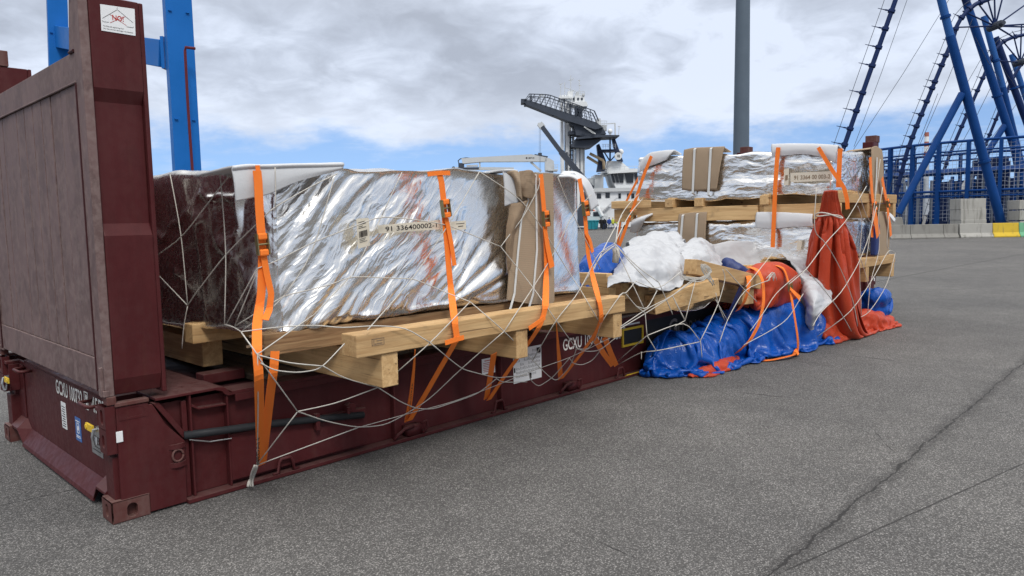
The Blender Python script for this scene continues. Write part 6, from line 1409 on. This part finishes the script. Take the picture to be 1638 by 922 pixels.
for i, (y0, y1) in enumerate(((352, 368), (335, 351.7), (318.5, 334.7))):
    mb = MB(); a = uz(1534.5, y0, 46.2); b = uz(1574.5, y1, 46.2); mb.fbox(a[0], b[0], b[1], a[1], 46.0+.02*i, 47.2); o = mb.build('concrete_block', M['concrete_lt'], bevel=.025)
    tag(o, ['lowest', 'middle', 'topmost stained'][2-i if False else (0, 1, 2)[i]]+' pale concrete block of the stack beside the blue leg' if False else ('lowest pale concrete block of the stack beside the leaning blue leg', 'middle pale concrete block of the stack beside the leaning blue leg', 'topmost water stained concrete block of the stack beside the leaning blue leg')[i], 'concrete block', 'stacked concrete blocks')
    mb = MB(); a = uz(1628.5, y0-1, 46.2); b = uz(1668, y1-3, 46.2); mb.fbox(a[0], b[0], b[1]-.12, a[1]-.12, 46.0+.02*i, 47.2); o = mb.build('concrete_block', M['concrete_lt'], bevel=.025)
    tag(o, ('lowest concrete block of the stack behind the green barrier', 'middle concrete block of the stack behind the green barrier', 'topmost concrete block of the stack behind the green barrier')[i], 'concrete block', 'stacked concrete blocks')
for (x0, x1) in ((1575, 1583),): pass
mb = MB(); a = uz(1428, 366, 47); b = uz(1447, 352, 47); mb.prism([fr(a[0], .7, 47), fr(b[0], .7, 47), fr(b[0]-.15, 1.35, 47), fr(a[0]+.3, 1.35, 47)], FW*1.0); tag(mb.build('concrete_block', M['concrete'], bevel=.03), 'single grey concrete block on the ground behind the leftmost barrier', 'concrete block')
# cage
CU, CD_, CR = 43.0, 63.0, 13.4
M['upright_grey'] = plain('upright_grey', (.20, .23, .28), .6)
cage = thing('cable_carousel', fr(CU, 0, CD_), 'large round blue steel cable carousel caged with netting behind the concrete barriers', 'carousel')
def carc(r, z, a0=100, a1=350, n=80): return [fr(CU+r*math.cos(rad(a)), z, CD_+r*math.sin(rad(a))) for a in np.linspace(a0, a1, n)]
for r, zs in ((CR, ((6.75, .11), (6.05, .07), (3.15, .10), (2.75, .06))), (CR-1.6, ((5.95, .10), (5.5, .07), (4.75, .16), (2.9, .08)))):
    for z, t in zs: part(lambda m: m.tube(carc(r, z), t, 6), 'ring_rail', 'sblue', cage, smooth=True)
for i, a in enumerate(np.arange(105, 350, 8.5)):
    for r, top, w in ((CR, 6.75, .30), (CR-1.6, 5.95, .24)):
        aa = a+(4 if r < CR else 0); P = fr(CU+r*math.cos(rad(aa)), 0, CD_+r*math.sin(rad(aa)))
        mb = MB(); mb.obox(P+UPV*top/2, RH*math.cos(rad(aa))+FW*math.sin(rad(aa)), -RH*math.sin(rad(aa))+FW*math.cos(rad(aa)), UPV, w, w*.8, top); mb.build('post', M['sblue'], cage)
def netmat():
    t = NT('white_netting'); o = t.obj(); s = t.n('ShaderNodeSeparateXYZ'); t.L.new(o, s.inputs[0])
    ang = t.m('ARCTAN2', s.outputs[1], s.outputs[0]); ln_ = t.m('MULTIPLY', ang, CR)
    f1 = t.m('ABSOLUTE', t.m('SUBTRACT', t.m('FRACT', t.m('MULTIPLY', ln_, 3.6)), .5)); f2 = t.m('ABSOLUTE', t.m('SUBTRACT', t.m('FRACT', t.m('MULTIPLY', t.m('ADD', s.outputs[2], t.m('MULTIPLY', t.noise(o, .8, 2), .35)), 3.6)), .5))
    a = t.m('MAXIMUM', t.m('GREATER_THAN', f1, .44), t.m('GREATER_THAN', f2, .44))
    t.fin((.42, .46, .54), .8); t.L.new(t.m('MULTIPLY', a, .6), t.b.inputs['Alpha']); return t.mat
M['net'] = netmat()
mb = MB(); A = np.array([[p, p+UPV*5.6] for p in carc(CR-.16, .95, n=90)]); mb.grid(A); mb.build('netting', M['net'], cage, origin=fr(CU, 0, CD_), fix=False, smooth=True)
part(lambda m: [m.tube(carc(CR-.8, 4.6), .22, 4), m.tube(carc(CR-.3, 4.55), .10, 4)], 'walkway', 'sblue', cage)
for i, a in enumerate(np.arange(110, 345, 3.1)):
    r = 9.6+.5*math.sin(i*2.3); P = fr(CU+r*math.cos(rad(a)), 0, CD_+r*math.sin(rad(a))); mb = MB(); mb.cone(P, P+UPV*(4.6+.5*math.sin(i*1.7)), .13, .13, 6); mb.build('upright', M['upright_grey' if i % 3 else 'sblue'], cage)
part(lambda m: m.cone(fr(CU, 0, CD_), fr(CU, 4.2, CD_), 6.0, 6.0, 40), 'drum', 'sblue_dk', cage)
for x0, y0, x1, y1, D in ((1583, 258, 1612, 372, 56), (1600, 250, 1612, 300, 54), (1575, 255, 1590, 280, 57)): part(lambda m: pbox(m, x0, y0, x1, y1, D, 1.5), 'machine_housing', 'sblue_dk', cage)
part(lambda m: m.beam(pp3(1540, 312, 0, 58), pp3(1556, 288, 0, 58), .7, .7), 'diagonal_pipe', 'ship_grey', cage)
# A-frames
AG = 'blue A-frames of the cable yard'
def aframe(D, legs, label):
    root = thing('a_frame', fr(*uz(legs[0][1][0], 386, D)[:1], 0, D), label, 'A-frame', AG)
    for a, b, wpx, mat, name in legs:
        P, Q_ = pp3(*a, 0, D), pp3(*b, .0, D); r = wpx*D/FPX/2
        d = (Q_-P)/np.linalg.norm(Q_-P)
        if name == 'leg' and b[1] > 300 and Q_[2] > 0: Q_ = Q_+d*(Q_[2]/-d[2] if d[2] < 0 else 0)
        mb = MB(); mb.cone(P, Q_, r, r, 16); o = mb.build(name, M[mat], root, auto=50)
        if name == 'leg':
            mid = P+(Q_-P)*.62; m2 = MB(); m2.cone(mid-d*.08, mid+d*.08, r*1.3, r*1.3, 16); m2.build('flange', M['sblue'], root)
    return root
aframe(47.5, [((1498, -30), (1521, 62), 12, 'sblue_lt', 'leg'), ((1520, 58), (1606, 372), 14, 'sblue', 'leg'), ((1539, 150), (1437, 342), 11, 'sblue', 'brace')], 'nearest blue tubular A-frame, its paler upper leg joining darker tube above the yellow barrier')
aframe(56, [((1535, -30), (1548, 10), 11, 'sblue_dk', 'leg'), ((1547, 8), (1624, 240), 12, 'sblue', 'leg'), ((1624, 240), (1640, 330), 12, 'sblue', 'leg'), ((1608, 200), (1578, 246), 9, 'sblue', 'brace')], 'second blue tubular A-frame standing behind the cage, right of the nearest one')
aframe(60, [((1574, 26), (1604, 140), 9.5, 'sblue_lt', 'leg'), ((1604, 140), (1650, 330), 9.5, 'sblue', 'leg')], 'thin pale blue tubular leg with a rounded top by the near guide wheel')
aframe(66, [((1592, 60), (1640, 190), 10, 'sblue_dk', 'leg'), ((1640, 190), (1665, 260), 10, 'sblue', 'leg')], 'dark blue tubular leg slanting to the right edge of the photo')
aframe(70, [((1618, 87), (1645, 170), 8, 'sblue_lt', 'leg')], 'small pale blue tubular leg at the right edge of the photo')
# guide arms with rungs
def garm(D, path, wpx, n, label, spike=11, wheel=None):
    P = [pp3(*p, 0, D) for p in path]; root = thing('guide_arm', P[-1], label, 'guide arm', 'spiked guide arms of the cable yard'); r = wpx*D/FPX/2
    C2 = np.array([np.array(a)*(1-k/8)+np.array(b)*k/8 for a, b in zip(P[:-1], P[1:]) for k in range(8)]+[P[-1]]); C2 = smooth(C2, 3)
    mb = MB(); mb.tube(C2, r, 8); mb.build('track', M['sblue_dk'], root, smooth=True)
    L = np.cumsum(np.r_[0, np.linalg.norm(np.diff(C2, axis=0), axis=1)]); off = []
    for t in np.linspace(.03, .97, n):
        i = min(np.searchsorted(L, t*L[-1]), len(C2)-2); p = C2[i]; d = C2[i+1]-C2[i]; d /= np.linalg.norm(d); nrm = np.cross(FW, d); nrm = nrm*(1 if nrm @ RH < 0 else -1)
        nrm = nrm*.8-RH*.35; nrm /= np.linalg.norm(nrm); s = spike*D/FPX
        mb = MB(); mb.cone(p-d*r*.6, p+d*r*.6, r*1.45, r*1.45, 8); mb.cone(p+nrm*r, p+nrm*s, r*.28, r*.12, 5); mb.obox(p+nrm*(r+s*.15), nrm, d, FW, s*.3, r*.5, r*.5); mb.build('rung', M['sblue_dk'], root)
        off.append(p+nrm*s*.75)
    mb = MB(); mb.tube(off, .018*D/47, 4); mb.build('guide_wire', M['ship_dark'], root)
    if wheel:
        (cx, cy), rim = wheel; c = pp3(cx, cy, 0, D)
        for w in rim: mb = MB(); mb.cone(c, pp3(*w, 0, D), .06, .05, 6); mb.build('spoke', M['sblue_dk'], root)
        mb = MB(); mb.cone(c-FW*.6, c+FW*.6, .26, .26, 12); mb.cone(c-FW*.9, c-FW*.6, .14, .14, 10); mb.build('hub', M['ship_dark'], root)
    return root
garm(47, [(1442, -30), (1432, 2), (1390, 120), (1350, 235), (1330, 292), (1297, 384)], 7.5, 14, 'spiked dark blue guide arm rising from behind the far stack, leftmost in the yard', 22)
garm(52, [(1600, -12), (1580, 0), (1562, 6), (1548, 17), (1537, 30), (1529, 45), (1526, 58), (1500, 120), (1465, 205), (1450, 245), (1430, 325), (1412, 378)], 6.5, 22, 'spiked dark blue guide arm curving into the near guide wheel', 15, ((1592, 42), ((1564, 5), (1580, 0), (1590, -30), (1608, -20), (1640, 8), (1690, 36), (1660, 44), (1625, 62), (1531, 44), (1540, 18))))
garm(60, [(1700, 60), (1665, 50), (1638, 56), (1620, 60), (1606, 66), (1592, 80), (1583, 96), (1578, 112), (1555, 165), (1522, 240), (1500, 300), (1478, 374)], 5.2, 20, 'spiked dark blue guide arm curving into the second guide wheel at the right edge', 11, ((1632, 100), ((1604, 66), (1622, 60), (1634, 40), (1650, 60), (1690, 95), (1670, 110), (1586, 97))))
garm(68, [(1640, 95), (1628, 112), (1617, 130), (1600, 175), (1573, 240), (1558, 280), (1530, 368)], 4.5, 13, 'smallest spiked dark blue guide arm, right of the others behind the cage', 9)
# guy lines
gl = []
for a, b, D in (((1458, -20), (1366, 235), 47), ((1530, -20), (1365, 240), 50), ((1556, 30), (1470, 235), 55), ((1500, 150), (1440, 300), 58), ((1572, 90), (1476, 250), 60), ((1590, 130), (1530, 245), 62), ((1638, 150), (1555, 260), 66), ((1560, 60), (1600, 130), 55), ((1595, 90), (1625, 140), 60)):
    mb = MB(); mb.tube([pp3(*a, 0, D), (pp3(*a, 0, D)+pp3(*b, 0, D))/2-UPV*.15, pp3(*b, 0, D)], .016*D/50, 4)
    tag(mb.build('guy_wire', M['ship_dark']), 'thin dark guy wire slanting through the sky among the blue arms', 'wire', 'guy wires of the cable yard')
# chimney and distant plant
chim = thing('chimney', fr(*uz(1482, 350, 650)[:1], 0, 650), 'distant red and white banded factory chimney behind the blue cage', 'chimney')
ys = [212, 219, 227, 235, 243, 252, 262, 275, 352]; cols = ['red', 'white', 'red', 'white', 'red', 'white', 'grey', 'grey']
M['chim_red'] = plain('chimney_red', (.34, .13, .10), .8); M['far_grey'] = plain('far_plant_grey', (.38, .41, .45), .8, var=.1, scale=.05)
for a, b, c in zip(ys[:-1], ys[1:], cols):
    r0 = (6.2+(a-212)*.03)/2*650/FPX; r1 = (6.2+(b-212)*.03)/2*650/FPX; mb = MB(); mb.cone(pp3(1482.5-(b-212)*.02, b, 0, 650), pp3(1482.5-(a-212)*.02, a, 0, 650), r1, r0, 16); mb.build('band', M[{'red': 'chim_red', 'white': 'ship_white', 'grey': 'far_grey'}[c]], chim, auto=50)
mb = MB(); pbox(mb, 1418, 281, 1482, 286, 640, 14); pbox(mb, 1418, 320, 1470, 355, 640, 40, 20); pbox(mb, 1490, 300, 1640, 352, 640, 60, 30)
tag(mb.build('factory', M['far_grey']), 'pale distant factory buildings and conveyor behind the cable yard', 'factory')
